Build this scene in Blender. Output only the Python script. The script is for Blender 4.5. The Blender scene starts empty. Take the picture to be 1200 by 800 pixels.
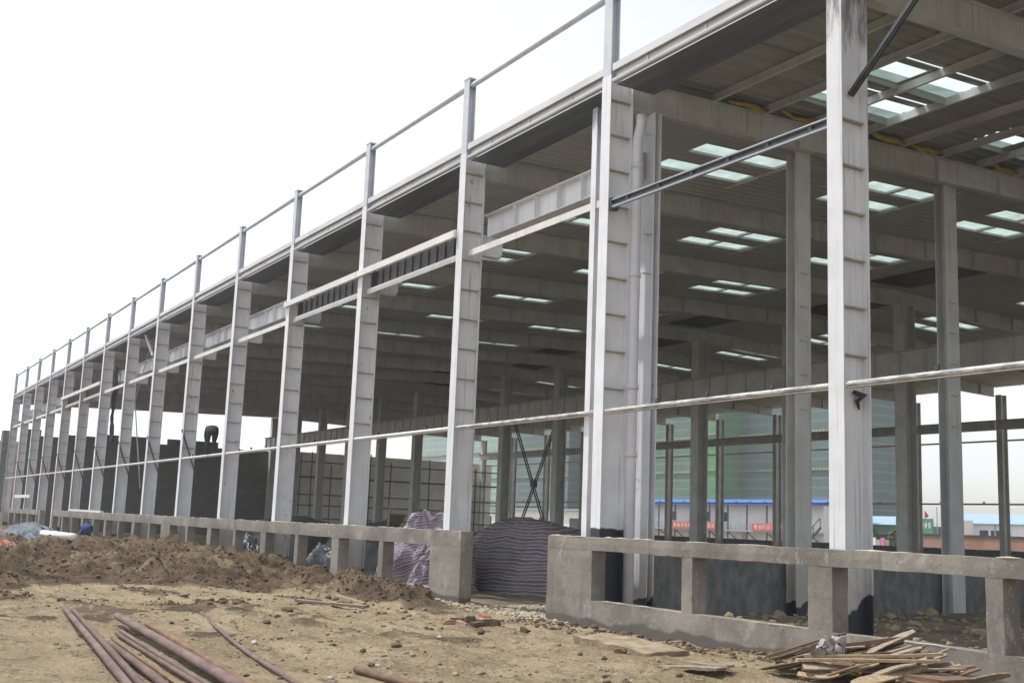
import bpy, math, random
import numpy as np
from mathutils import Vector, Matrix

S = bpy.context.scene
C = S.collection
R = random.Random(7)
NR = np.random.RandomState(11)

# ------------------------------------------------------------------ camera
cam = bpy.data.cameras.new('camera')
cam.sensor_width = 36.0
cam.sensor_fit = 'HORIZONTAL'
cam.lens = 40.06
cam.clip_start = 0.1
cam.clip_end = 6000
co = bpy.data.objects.new('camera', cam)
C.objects.link(co)
yaw, pitch, roll = -1.0378688, 0.1595915, 0.0387095
fw = Vector((math.sin(yaw) * math.cos(pitch), math.cos(yaw) * math.cos(pitch), math.sin(pitch)))
rt = Vector((math.cos(yaw), -math.sin(yaw), 0.0))
up = rt.cross(fw)
r2 = rt * math.cos(roll) + up * math.sin(roll)
u2 = -rt * math.sin(roll) + up * math.cos(roll)
m = Matrix((r2, u2, -fw)).transposed().to_4x4()
m.translation = Vector((5.9042, -12.4336, 1.5))
co.matrix_world = m
S.camera = co

# ------------------------------------------------------------------ sky, sun, exposure
SUN = Vector((-0.45, -0.29, 1.0)).normalized()
w = bpy.data.worlds.new('World')
S.world = w
w.use_nodes = True
wn, wl = w.node_tree.nodes, w.node_tree.links
sky = wn.new('ShaderNodeTexSky')
sky.sky_type = 'NISHITA'
sky.sun_disc = False
sky.sun_elevation = math.asin(SUN.z)
sky.sun_rotation = math.atan2(SUN.x, SUN.y)
sky.dust_density = 1.6
sky.air_density = 1.0
sky.ozone_density = 1.0
hs = wn.new('ShaderNodeHueSaturation')
hs.inputs['Saturation'].default_value = 0.22
hs.inputs['Value'].default_value = 1.3
wl.new(sky.outputs[0], hs.inputs['Color'])
wl.new(hs.outputs[0], wn['Background'].inputs[0])
wn['Background'].inputs[1].default_value = 0.15
sl = bpy.data.lights.new('sun', 'SUN')
sl.energy = 3.3
sl.angle = math.radians(0.8)
sl.color = (1.0, 0.965, 0.91)
so = bpy.data.objects.new('sun', sl)
so.rotation_euler = SUN.to_track_quat('Z', 'Y').to_euler()
so.location = (0, -30, 40)
C.objects.link(so)
S.view_settings.view_transform = 'Standard'
S.view_settings.look = 'None'
S.view_settings.exposure = 0.34
S.view_settings.gamma = 1.0
S.view_settings.use_curve_mapping = False
S.cycles.max_bounces = 10
S.cycles.diffuse_bounces = 6
S.cycles.transparent_max_bounces = 12

# ------------------------------------------------------------------ noise
def vnoise(x, y, seed=0):
    xi = np.floor(x).astype(np.int64); yi = np.floor(y).astype(np.int64)
    fx = x - xi; fy = y - yi
    fx = fx * fx * fx * (fx * (fx * 6 - 15) + 10); fy = fy * fy * fy * (fy * (fy * 6 - 15) + 10)
    def h(a, b):
        n = (a * 374761393 + b * 668265263 + seed * 974711) & 0x7fffffff
        n = ((n ^ (n >> 13)) * 1274126177) & 0x7fffffff
        return ((n ^ (n >> 16)) & 0xffff) / 65535.0 * 2 - 1
    a = h(xi, yi); b = h(xi + 1, yi); c = h(xi, yi + 1); d = h(xi + 1, yi + 1)
    return (a * (1 - fx) + b * fx) * (1 - fy) + (c * (1 - fx) + d * fx) * fy

def fbm(x, y, octv=4, seed=0, gain=0.5):
    t = 0; a = 1.0; f = 1.0
    for i in range(octv):
        t = t + a * vnoise(x * f + 17.3 * i, y * f - 9.1 * i, seed + i); a *= gain; f *= 2.03
    return t

def sstep(a, b, x):
    t = np.clip((x - a) / (b - a), 0, 1)
    return t * t * (3 - 2 * t)

RX = np.array([-110, -75, -62, -55, -47, -41, -35, -30, -26, -23.9, -20.7, -18.2, -15.6, -14.6, -10])
RZ = np.array([0.0, 0.02, 0.05, 0.1, 0.2, 0.36, 0.52, 0.40, 0.36, 0.05, 0.2, 0.24, -0.06, -0.3, -0.3])

def ground_h(X, Y, fine=True):
    X = np.asarray(X, float); Y = np.asarray(Y, float)
    base = -0.27 + 0.06 * sstep(-2.0, -6.0, Y) + 0.10 * sstep(-9.5, -4.5, X) * sstep(-0.4, -1.5, Y)
    inside = sstep(-0.2, 1.2, Y)
    base = base * (1 - inside) + inside * (-0.38 + 0.28 * sstep(-12.6, -11.6, X))
    base = base + 0.03 * fbm(X * 0.35, Y * 0.45, 3, 3) * (1 - inside * 0.5)
    # the spoil along the wall
    edge = -20.6 + 1.3 * vnoise(Y * 0.55, X * 0 + 3.0, 5) + 0.5 * vnoise(Y * 1.7, X * 0 + 1.0, 6)
    m = sstep(edge + 0.3, edge - 3.2, X) * sstep(-0.5, -1.5, Y)
    field = 0.36 + 0.20 * fbm(X * 0.33, Y * 0.5, 3, 8) + 0.13 * fbm(X * 1.1, Y * 1.3, 3, 9)
    field = field * (1 - 0.75 * sstep(-40, -56, X))
    mh = m * field
    rz = np.interp(X, RX, RZ) + 0.27
    d = Y + 1.55 + 0.22 * vnoise(X * 0.8, Y * 0 + 7, 12)
    ridge = rz * np.exp(-np.where(d < 0, (d / 0.95) ** 2, (d / 0.5) ** 2)) * (1 + 0.25 * vnoise(X * 1.4, Y * 1.6, 21))
    spoil = np.maximum(mh, ridge)
    z = base + spoil
    if fine:
        for a0, sl_ in ((-3.6, .10), (-5.1, .10), (-6.9, -.06)):
            dd = Y - (a0 + sl_ * (X + 10) + .25 * vnoise(X * .25, X * 0 + a0, 77))
            z = z - (0.045 * np.exp(-(dd / .14) ** 2) * (1 + .35 * np.sin(X * 26 + np.abs(dd) * 22)) - .018 * np.exp(-((np.abs(dd) - .26) / .1) ** 2)) * sstep(-21, -17, X) * (Y < -1)
        k = np.clip(spoil * 4, 0, 1)
        lump = np.abs(fbm(X * 2.1, Y * 2.4, 3, 31)) * 0.17 + np.abs(vnoise(X * 5.3, Y * 5.9, 33)) * 0.08
        calm = 1 - 0.72 * sstep(-16, -13.5, X) * sstep(-6.2, -7.2, Y)
        z = z + k * (lump - 0.09) + (1 - k) * (1 - inside) * calm * (0.028 * fbm(X * 1.9, Y * 2.9, 4, 41) + 0.05 * sstep(.3, .8, fbm(X * .75, Y * 1.1, 4, 71)) + 0.016 * np.abs(vnoise(X * 5.1, Y * 6.3, 43)) - 0.02 * np.clip(vnoise(X * 1.1, Y * 2.6, 45) - 0.35, 0, 1))
        z = z + inside * 0.02 * fbm(X * 1.5, Y * 1.5, 3, 51)
    return z

def gz(x, y):
    return float(ground_h(np.array([x]), np.array([y]))[0])

def spoil_mask(X, Y):
    edge = -20.6 + 1.3 * vnoise(Y * 0.55, X * 0 + 3.0, 5) + 0.5 * vnoise(Y * 1.7, X * 0 + 1.0, 6)
    m = sstep(edge + 0.5, edge - 1.0, X) * sstep(-0.3, -0.9, Y)
    rz = np.interp(X, RX, RZ) + 0.27
    d = Y + 1.55
    r = np.clip(rz * 3.0, 0, 1) * np.exp(-np.where(d < 0, (d / 1.0) ** 2, (d / 0.8) ** 2))
    p = 0.6 * sstep(0.22, 0.75, fbm(X * .75, Y * 1.1, 4, 71)) * sstep(-1.0, -12.0, X) + 0.7 * np.exp(-((X + 15.2) / 1.1) ** 2 - ((Y + 6.6) / .5) ** 2)
    return np.clip(np.maximum(np.maximum(m, r * 1.3), p * (Y < -.6)), 0, 1)

# ------------------------------------------------------------------ materials
class NT:
    def __init__(s, name):
        s.m = bpy.data.materials.new(name); s.m.use_nodes = True
        s.n, s.l = s.m.node_tree.nodes, s.m.node_tree.links
        s.b = s.n['Principled BSDF']
        s.pos = s.n.new('ShaderNodeNewGeometry').outputs['Position']
    def vec(s, sc, rot=None, src=None):
        mp = s.n.new('ShaderNodeMapping')
        mp.inputs['Scale'].default_value = sc
        if rot: mp.inputs['Rotation'].default_value = rot
        s.l.new(src or s.pos, mp.inputs[0]); return mp.outputs[0]
    def noise(s, scale, detail=4, vec=None, rough=0.55):
        t = s.n.new('ShaderNodeTexNoise'); t.inputs['Scale'].default_value = scale
        t.inputs['Detail'].default_value = detail; t.inputs['Roughness'].default_value = rough
        s.l.new(vec or s.pos, t.inputs['Vector']); return t.outputs['Fac']
    def ramp(s, f, a, b):
        r = s.n.new('ShaderNodeMapRange'); r.inputs[1].default_value = a; r.inputs[2].default_value = b
        r.interpolation_type = 'SMOOTHSTEP'
        s.l.new(f, r.inputs[0]); return r.outputs[0]
    def mix(s, f, a, b):
        x = s.n.new('ShaderNodeMix'); x.data_type = 'RGBA'
        for k, v in ((0, f), (6, a), (7, b)):
            if isinstance(v, (int, float)): x.inputs[k].default_value = v
            elif isinstance(v, tuple): x.inputs[k].default_value = (*v, 1)
            else: s.l.new(v, x.inputs[k])
        return x.outputs[2]
    def math(s, op, a, b=None):
        x = s.n.new('ShaderNodeMath'); x.operation = op
        for k, v in ((0, a), (1, b)):
            if v is None: continue
            if isinstance(v, (int, float)): x.inputs[k].default_value = v
            else: s.l.new(v, x.inputs[k])
        return x.outputs[0]
    def sep(s, src=None):
        x = s.n.new('ShaderNodeSeparateXYZ'); s.l.new(src or s.pos, x.inputs[0]); return x.outputs
    def bump(s, h, dist=0.02, strength=0.6):
        b = s.n.new('ShaderNodeBump'); b.inputs['Distance'].default_value = dist; b.inputs['Strength'].default_value = strength
        s.l.new(h, b.inputs['Height']); s.l.new(b.outputs[0], s.b.inputs['Normal'])
    def done(s, col, rough=0.8, metal=0.0, spec=0.4):
        if isinstance(col, tuple): s.b.inputs['Base Color'].default_value = (*col, 1)
        else: s.l.new(col, s.b.inputs['Base Color'])
        s.b.inputs['Roughness'].default_value = rough; s.b.inputs['Metallic'].default_value = metal
        s.b.inputs['Specular IOR Level'].default_value = spec
        return s.m

def simple(name, c1, c2, scale=3.0, rough=0.8, bump=0.0, bscale=30, metal=0, detail=5, stretch=None, spec=0.4):
    t = NT(name)
    v = t.vec(stretch) if stretch else None
    c = t.mix(t.ramp(t.noise(scale, detail, v), 0.3, 0.7), c1, c2)
    if bump: t.bump(t.noise(bscale, 5), bump)
    return t.done(c, rough, metal, spec)

def steel(name, c1, c2, rust=0.62, base=None, rough=0.55, rag=0.7, soot=None):
    t = NT(name)
    c = t.mix(t.ramp(t.noise(1.7, 6), 0.32, 0.68), c1, c2)
    st = t.noise(1.0, 5, t.vec((9, 9, 0.7)))
    c = t.mix(t.math('MULTIPLY', t.ramp(st, 0.52, 0.75), 0.28), c, (0.33, 0.30, 0.27))
    oi = t.n.new('ShaderNodeObjectInfo').outputs['Random']
    c = t.mix(t.math('MULTIPLY', oi, 0.22), c, tuple(x * 0.62 for x in c2))
    run = t.noise(1.0, 4, t.vec((16, 16, 0.45)))
    c = t.mix(t.math('MULTIPLY', t.ramp(t.math('ADD', run, t.math('MULTIPLY', oi, 0.06)), 0.64, 0.74), 0.5), c, (0.30, 0.19, 0.12))
    bl = t.noise(2.6, 8, None, 0.7)
    c = t.mix(t.math('MULTIPLY', t.ramp(bl, rust, rust + 0.08), 0.7), c, (0.20, 0.12, 0.07))
    if base is not None:
        z = t.sep()[2]
        mud = t.math('ADD', z, t.math('MULTIPLY', t.noise(5, 6, None, .7), 1.6))
        c = t.mix(t.math('MULTIPLY', t.ramp(mud, 2.3, 1.3), 0.45), c, (0.34, 0.29, 0.22))
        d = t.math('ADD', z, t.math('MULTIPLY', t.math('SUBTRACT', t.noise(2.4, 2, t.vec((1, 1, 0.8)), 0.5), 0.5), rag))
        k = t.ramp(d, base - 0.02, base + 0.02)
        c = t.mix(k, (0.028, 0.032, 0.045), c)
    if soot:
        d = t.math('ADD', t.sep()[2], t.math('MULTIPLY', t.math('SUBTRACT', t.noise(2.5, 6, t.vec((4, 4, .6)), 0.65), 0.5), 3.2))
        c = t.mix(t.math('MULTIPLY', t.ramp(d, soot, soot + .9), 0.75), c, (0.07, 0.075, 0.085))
    t.bump(t.noise(14, 3), 0.004, 0.5)
    return t.done(c, rough)

M = {}
M['primer'] = steel('white_primer', (0.80, 0.815, 0.85), (0.71, 0.725, 0.76), base=0.22)
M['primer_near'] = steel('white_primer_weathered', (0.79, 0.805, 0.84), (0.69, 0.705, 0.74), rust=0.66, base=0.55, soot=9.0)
M['primer_joint'] = steel('white_primer_dark_base', (0.79, 0.805, 0.84), (0.69, 0.705, 0.74), rust=0.66, base=1.50, rag=0.12)
M['weld_rust'] = simple('weld_rust', (0.46, 0.42, 0.37), (0.33, 0.28, 0.23), 6, 0.8)
M['primer_roof'] = steel('grey_primer', (0.60, 0.62, 0.63), (0.49, 0.51, 0.52), rust=0.68)
M['inner_steel'] = steel('inner_primer', (0.62, 0.63, 0.62), (0.50, 0.51, 0.50), rust=0.66, base=0.1)
M['galv'] = simple('galvanised_steel', (0.42, 0.44, 0.50), (0.34, 0.36, 0.42), 3.0, 0.45, metal=0.25)
M['post_steel'] = simple('bluish_primed_steel', (0.62, 0.64, 0.69), (0.52, 0.54, 0.59), 3.0, 0.5)
M['galv_light'] = simple('bright_galvanised_steel', (0.66, 0.66, 0.66), (0.52, 0.52, 0.54), 2.0, 0.45, metal=0.15, stretch=(0.4, 2, 2))
M['gutter_dark'] = simple('gutter_sheet', (0.20, 0.22, 0.25), (0.13, 0.15, 0.18), 1.5, 0.5, metal=0.3, stretch=(0.3, 3, 1))
M['strip_dark'] = simple('dark_corrugated_sheet', (0.055, 0.052, 0.055), (0.03, 0.03, 0.032), 3, 0.7)
M['dark_steel'] = simple('dark_bare_steel', (0.09, 0.095, 0.10), (0.05, 0.055, 0.06), 5, 0.5, metal=0.4)
t = NT('girt_paint')   # white paint worn to bare steel in patches
c = t.mix(t.ramp(t.noise(2.6, 6, t.vec((1.0, 3, 6)), 0.7), 0.44, 0.58), (0.58, 0.575, 0.56), (0.27, 0.275, 0.29))
c = t.mix(t.math('MULTIPLY', t.ramp(t.noise(9, 4), 0.58, 0.68), 0.6), c, (0.30, 0.22, 0.15))
M['girt'] = t.done(c, 0.5)
M['girt_white'] = steel('white_girt', (0.80, 0.79, 0.77), (0.68, 0.67, 0.65), rust=0.64)
t = NT('liner_sheet')
c = t.mix(t.ramp(t.noise(0.35, 4), 0.3, 0.7), (0.51, 0.53, 0.53), (0.42, 0.44, 0.44))
c = t.mix(t.math('MULTIPLY', t.ramp(t.noise(0.6, 5, t.vec((3, 0.3, 1))), 0.5, 0.75), 0.35), c, (0.27, 0.27, 0.25))
M['liner'] = t.done(c, 0.6)
M['deck'] = simple('roof_deck', (0.36, 0.37, 0.35), (0.26, 0.27, 0.255), 1.2, 0.6, stretch=(2, 0.4, 1))
M['deck_dark'] = simple('bare_deck', (0.05, 0.06, 0.055), (0.035, 0.045, 0.04), 1.0, 0.6)
M['insul'] = simple('yellow_wool', (0.50, 0.40, 0.12), (0.33, 0.25, 0.08), 8, 0.95, 0.03, 30)
M['pvc'] = simple('grey_plastic', (0.66, 0.67, 0.72), (0.58, 0.59, 0.64), 2.0, 0.4)

def translucent(name, col, transp):
    m_ = bpy.data.materials.new(name); m_.use_nodes = True
    n, l = m_.node_tree.nodes, m_.node_tree.links
    n.remove(n['Principled BSDF'])
    tl = n.new('ShaderNodeBsdfTranslucent'); tl.inputs[0].default_value = (*col, 1)
    tp = n.new('ShaderNodeBsdfTransparent'); tp.inputs[0].default_value = (0.92, 1.0, 0.97, 1)
    gl = n.new('ShaderNodeBsdfGlossy'); gl.inputs['Roughness'].default_value = 0.35
    a = n.new('ShaderNodeMixShader'); a.inputs[0].default_value = transp
    b = n.new('ShaderNodeMixShader'); b.inputs[0].default_value = 0.06
    l.new(tl.outputs[0], a.inputs[1]); l.new(tp.outputs[0], a.inputs[2])
    ps = n.new('ShaderNodeNewGeometry'); nz = n.new('ShaderNodeTexNoise'); nz.inputs['Scale'].default_value = 2.2; nz.inputs['Detail'].default_value = 6
    l.new(ps.outputs['Position'], nz.inputs['Vector'])
    mr = n.new('ShaderNodeMapRange'); mr.inputs[1].default_value = .35; mr.inputs[2].default_value = .7; l.new(nz.outputs['Fac'], mr.inputs[0])
    mx = n.new('ShaderNodeMix'); mx.data_type = 'RGBA'; l.new(mr.outputs[0], mx.inputs[0]); mx.inputs[6].default_value = (*col, 1); mx.inputs[7].default_value = (*[x * .66 for x in col], 1)
    l.new(mx.outputs[2], tl.inputs[0])
    l.new(a.outputs[0], b.inputs[1]); l.new(gl.outputs[0], b.inputs[2])
    l.new(b.outputs[0], n['Material Output'].inputs[0])
    return m_
M['sky_panel'] = translucent('fibreglass_panel', (0.335, 0.41, 0.38), 0.05)
M['green_panel'] = translucent('green_fibreglass', (0.15, 0.20, 0.18), 0.03)
M['clear_panel'] = translucent('clear_panel', (0.8, 0.9, 0.86), 0.75)

t = NT('rough_concrete')
c = t.mix(t.ramp(t.noise(0.9, 8, None, 0.66), 0.30, 0.70), (0.285, 0.258, 0.226), (0.165, 0.148, 0.128))
c = t.mix(t.math('MULTIPLY', t.ramp(t.noise(1.0, 7, t.vec((2.2, 2.2, 0.7)), 0.65), 0.56, 0.70), 0.55), c, (0.37, 0.35, 0.315))
c = t.mix(t.math('MULTIPLY', t.ramp(t.noise(3.1, 8, None, 0.7), 0.57, 0.68), 0.65), c, (0.125, 0.113, 0.10))
c = t.mix(t.math('MULTIPLY', t.ramp(t.noise(17, 4), 0.62, 0.70), 0.5), c, (0.47, 0.45, 0.41))
c = t.mix(t.math('MULTIPLY', t.ramp(t.noise(1.0, 5, t.vec((5, 5, 0.35))), 0.60, 0.72), 0.45), c, (0.14, 0.127, 0.112))
z = t.sep()[2]
c = t.mix(t.math('MULTIPLY', t.ramp(t.noise(1.9, 9, t.vec((1, 1, .6), (0.3, 0.2, 0.5)), 0.7), 0.57, 0.63), 0.5), c, (0.40, 0.38, 0.345))
tx = t.math('ABSOLUTE', t.math('SUBTRACT', t.math('FRACT', t.math('MULTIPLY', t.sep()[0], 1.45)), 0.5))
tz = t.math('ABSOLUTE', t.math('SUBTRACT', t.math('FRACT', t.math('ADD', t.math('MULTIPLY', t.sep()[2], 1.9), 0.2)), 0.5))
th = t.math('LESS_THAN', t.math('ADD', t.math('POWER', t.math('DIVIDE', tx, 1.45), 2.0), t.math('POWER', t.math('DIVIDE', tz, 1.9), 2.0)), 0.00012)
c = t.mix(t.math('MULTIPLY', th, 0.6), c, (0.06, 0.055, 0.05))
bj = t.math('LESS_THAN', t.math('ABSOLUTE', t.math('SUBTRACT', z, 0.66)), 0.006)
c = t.mix(t.math('MULTIPLY', bj, 0.35), c, (0.12, 0.11, 0.10))
d = t.math('ADD', z, t.math('MULTIPLY', t.math('SUBTRACT', t.noise(1.6, 6), 0.5), 0.30))
c = t.mix(t.ramp(d, -0.13, -0.07), (0.11, 0.10, 0.087), c)
t.bump(t.math('ADD', t.noise(40, 6, None, 0.7), t.math('MULTIPLY', t.noise(6, 4), 1.5)), 0.007, 0.7)
M['concrete'] = t.done(c, 0.95)
M['concrete_grey'] = simple('rendered_grey', (0.215, 0.22, 0.215), (0.12, 0.125, 0.125), 5.5, 0.95, 0.03, 14, detail=12, stretch=(1, 1, .55))
M['mortar_lip'] = simple('dried_mortar', (0.62, 0.58, 0.50), (0.45, 0.42, 0.36), 9, 0.95, 0.02, 40)

def blocks(name, c1, c2, mort, bw=0.5, bh=0.25, rough=0.95, axis='Y'):
    t = NT(name)
    sp = t.sep()
    cb = t.n.new('ShaderNodeCombineXYZ'); t.l.new(sp[1 if axis == 'Y' else 0], cb.inputs[0]); t.l.new(sp[2], cb.inputs[1])
    br = t.n.new('ShaderNodeTexBrick'); t.l.new(cb.outputs[0], br.inputs['Vector'])
    br.inputs['Color1'].default_value = (*c1, 1); br.inputs['Color2'].default_value = (*c2, 1); br.inputs['Mortar'].default_value = (*mort, 1)
    br.inputs['Scale'].default_value = 1.0; br.inputs['Brick Width'].default_value = bw; br.inputs['Row Height'].default_value = bh
    br.inputs['Mortar Size'].default_value = 0.012
    c = t.mix(t.math('MULTIPLY', t.ramp(t.noise(0.7, 6), 0.35, 0.7), 0.5), br.outputs[0], tuple(x * 0.6 for x in c1))
    return t.done(c, rough)
M['block_light'] = blocks('pale_blocks', (0.80, 0.77, 0.72), (0.72, 0.69, 0.64), (0.52, 0.50, 0.46))
M['block_dark'] = blocks('dark_blocks', (0.17, 0.165, 0.16), (0.135, 0.13, 0.128), (0.09, 0.088, 0.085))
M['brick'] = blocks('red_bricks', (0.33, 0.15, 0.10), (0.27, 0.12, 0.085), (0.35, 0.31, 0.27), 0.25, 0.07, axis='X')

M['brick_side'] = blocks('red_house_bricks', (0.36, 0.19, 0.14), (0.31, 0.16, 0.12), (0.36, 0.32, 0.28), 0.25, 0.07)
# ground
t = NT('building_site_soil')
at = t.n.new('ShaderNodeAttribute'); at.attribute_name = 'spoil'
sand = t.mix(t.ramp(t.noise(0.55, 7, t.vec((1, 1.5, 1)), 0.62), 0.33, 0.67), (0.40, 0.325, 0.215), (0.265, 0.208, 0.13))
sand = t.mix(t.math('MULTIPLY', t.ramp(t.noise(3.2, 7, t.vec((0.7, 1.5, 1), (0, 0, 0.35)), 0.68), 0.50, 0.66), 0.75), sand, (0.15, 0.118, 0.08))
sand = t.mix(t.math('MULTIPLY', t.ramp(t.noise(12, 5, None, 0.7), 0.52, 0.64), 0.75), sand, (0.47, 0.40, 0.29))
sand = t.mix(t.math('MULTIPLY', t.ramp(t.noise(7, 8, t.vec((0.6, 1.6, 1)), 0.72), 0.54, 0.66), 0.6), sand, (0.13, 0.10, 0.065))
soil = t.mix(t.ramp(t.noise(1.6, 8, None, 0.68), 0.36, 0.66), (0.165, 0.122, 0.082), (0.085, 0.061, 0.041))
soil = t.mix(t.math('MULTIPLY', t.ramp(t.noise(0.75, 7, None, 0.65), 0.50, 0.66), 0.75), soil, (0.27, 0.215, 0.14))
edge = t.math('ADD', at.outputs['Fac'], t.math('MULTIPLY', t.math('SUBTRACT', t.noise(1.3, 6), 0.5), 0.9))
c = t.mix(t.ramp(edge, 0.30, 0.62), sand, soil)
at2 = t.n.new('ShaderNodeAttribute'); at2.attribute_name = 'indoor'
floor_c = t.mix(t.ramp(t.noise(0.8, 6), 0.35, 0.65), (0.30, 0.26, 0.19), (0.17, 0.145, 0.10))
c = t.mix(at2.outputs['Fac'], c, floor_c)
hgt = t.math('ADD', t.noise(3.5, 9, t.vec((0.8, 1.3, 1)), 0.7), t.math('MULTIPLY', t.noise(24, 5), 0.35))
t.bump(hgt, 0.16, 1.0)
M['soil'] = t.done(c, 1.0, spec=0.1)
M['far_ground'] = M['soil']
M['clod_brown'] = simple('brown_clod', (0.165, 0.122, 0.083), (0.095, 0.069, 0.047), 4, 1.0, 0.02, 25, spec=0.1)
M['clod_tan'] = simple('tan_clod', (0.34, 0.28, 0.20), (0.21, 0.17, 0.115), 4, 1.0, 0.02, 25, spec=0.1)
M['gravel'] = simple('pale_gravel', (0.46, 0.40, 0.30), (0.30, 0.26, 0.20), 6, 0.95, 0.01, 30, spec=0.2)
M['stone_pale'] = simple('pale_stone', (0.52, 0.49, 0.43), (0.38, 0.35, 0.30), 6, 0.95, 0.01, 30, spec=0.2)
M['rusty'] = simple('rusty_steel', (0.165, 0.105, 0.08), (0.085, 0.055, 0.045), 1.6, 0.85, 0.006, 40, stretch=(1.3, 5, 5), detail=9)
M['rusty_purple'] = simple('rusty_purple_steel', (0.185, 0.125, 0.11), (0.10, 0.062, 0.055), 1.6, 0.85, 0.006, 40, stretch=(1.3, 5, 5), detail=9)
M['rusty_orange'] = simple('rusty_orange_steel', (0.22, 0.135, 0.07), (0.12, 0.07, 0.045), 1.6, 0.85, 0.006, 40, stretch=(1.3, 5, 5), detail=9)
M['wood_pale'] = simple('pale_wood', (0.40, 0.31, 0.20), (0.25, 0.18, 0.11), 3.0, 0.9, 0.006, 30, stretch=(2, 14, 14))
M['wood_grey'] = simple('weathered_wood', (0.34, 0.28, 0.215), (0.19, 0.15, 0.115), 3.0, 0.9, 0.006, 30, stretch=(2, 14, 14))
M['wood_brown'] = simple('brown_wood', (0.20, 0.13, 0.085), (0.11, 0.07, 0.048), 3.0, 0.9, 0.006, 30, stretch=(2, 14, 14))
M['plywood'] = simple('plywood', (0.34, 0.23, 0.13), (0.27, 0.18, 0.10), 2.0, 0.85)
M['rag'] = simple('dirty_cloth', (0.40, 0.37, 0.35), (0.27, 0.25, 0.24), 6, 0.95, 0.01, 30)
M['white'] = simple('white_paint', (0.78, 0.78, 0.77), (0.68, 0.68, 0.67), 2.0, 0.6)
M['blue_tarp'] = simple('blue_grey_tarp', (0.075, 0.10, 0.13), (0.03, 0.04, 0.055), 2.5, 0.55, 0.03, 8)
M['dark_tarp'] = simple('dark_sheeting', (0.035, 0.04, 0.042), (0.02, 0.023, 0.025), 2.0, 0.42, 0.04, 6)
M['plastic'] = simple('dusty_clear_sheet', (0.20, 0.22, 0.24), (0.07, 0.08, 0.09), 3.0, 0.3, 0.05, 7)
M['orange'] = simple('orange_plastic', (0.36, 0.11, 0.06), (0.26, 0.08, 0.05), 3.0, 0.6)
M['faded_red'] = simple('faded_red_cloth', (0.30, 0.09, 0.07), (0.20, 0.06, 0.05), 6, 0.9)
M['jacket_blue'] = simple('blue_jacket', (0.03, 0.05, 0.18), (0.02, 0.035, 0.12), 9, 0.9)
M['cloth_dark'] = simple('dark_clothes', (0.035, 0.045, 0.06), (0.02, 0.026, 0.035), 9, 0.9)
M['skin'] = simple('skin', (0.36, 0.21, 0.14), (0.31, 0.18, 0.12), 9, 0.6)
M['hair'] = simple('black_hair', (0.012, 0.011, 0.010), (0.02, 0.018, 0.016), 20, 0.6)
M['grass'] = simple('grass_blades', (0.10, 0.16, 0.045), (0.07, 0.11, 0.03), 9, 0.8)

def stripes(name, vecscale, rot, pal, dirt=0.3):
    t = NT(name)
    v = t.vec((1, 1, 1), rot)
    nz = t.math('MULTIPLY', t.math('SUBTRACT', t.noise(0.9, 5), 0.5), 0.26)
    zz = t.math('ADD', t.sep(v)[2], nz)
    f = t.math('FRACT', t.math('MULTIPLY', zz, vecscale))
    cr = t.n.new('ShaderNodeValToRGB'); cr.color_ramp.interpolation = 'CONSTANT'
    el = cr.color_ramp.elements
    el[0].position = 0; el[0].color = (*pal[0][1], 1)
    el[1].position = pal[1][0]; el[1].color = (*pal[1][1], 1)
    for p, c_ in pal[2:]:
        e = el.new(p); e.color = (*c_, 1)
    t.l.new(f, cr.inputs[0])
    c = t.mix(t.math('MULTIPLY', t.ramp(t.noise(2.0, 6), 0.35, 0.7), dirt), cr.outputs[0], (0.20, 0.17, 0.15))
    t.bump(t.noise(3.0, 5, t.vec((1, 1, 2))), 0.05, 0.6)
    return t.done(c, 0.6)
PAL = [(0, (0.13, 0.05, 0.065)), (0.24, (0.235, 0.225, 0.25)), (0.36, (0.05, 0.06, 0.085)), (0.62, (0.26, 0.26, 0.29)), (0.72, (0.07, 0.065, 0.12)), (0.88, (0.225, 0.215, 0.235))]
M['striped'] = stripes('striped_sheeting', 3.5, (0.0, 0.02, 0), PAL, 0.35)
PAL2 = [(0, (0.28, 0.10, 0.13)), (0.2, (0.42, 0.40, 0.45)), (0.42, (0.12, 0.125, 0.24)), (0.6, (0.42, 0.40, 0.44)), (0.8, (0.15, 0.13, 0.26)), (0.9, (0.40, 0.38, 0.42))]  # lighter copy of the stripes, sunlit brightness put into the colours
M['striped_sunlit'] = stripes('sunlit_tone_sheeting', 5.6, (0.0, 0.42, 0), PAL2, 0.2)

def net(name, base, line, seed):
    t = NT(name)
    sp = t.sep()
    fl = t.math('FRACT', t.math('MULTIPLY', sp[2], 1 / 1.75))
    k = t.math('GREATER_THAN', fl, 0.80)
    c = t.mix(t.ramp(t.noise(0.16, 5, t.vec((1, 1, 1.6))), 0.3, 0.7), base, tuple(x * 0.75 for x in base))
    c = t.mix(t.math('MULTIPLY', k, 0.5), c, line)
    fx = t.math('FRACT', t.math('MULTIPLY', t.math('ADD', sp[0], sp[1]), 1 / 5.3))
    c = t.mix(t.math('MULTIPLY', t.math('GREATER_THAN', fx, 0.93), 0.35), c, tuple(x * 0.6 for x in base))
    return t.done(c, 0.9)
M['net_green'] = net('green_netting', (0.105, 0.185, 0.155), (0.20, 0.27, 0.235), 1)
M['net_blue'] = net('blue_green_netting', (0.105, 0.165, 0.165), (0.19, 0.255, 0.245), 2)
M['net_bright'] = net('bright_green_netting', (0.11, 0.25, 0.125), (0.16, 0.29, 0.17), 3)
M['net_hazy'] = net('haze_toned_netting', (0.30, 0.42, 0.40), (0.45, 0.55, 0.52), 4)  # distance haze put into the netting colour as paler tones
t = NT('yellow_planks')
xx = t.sep()[0]
k1 = t.math('GREATER_THAN', t.math('FRACT', t.math('MULTIPLY', xx, 1.15)), 0.5)
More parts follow.
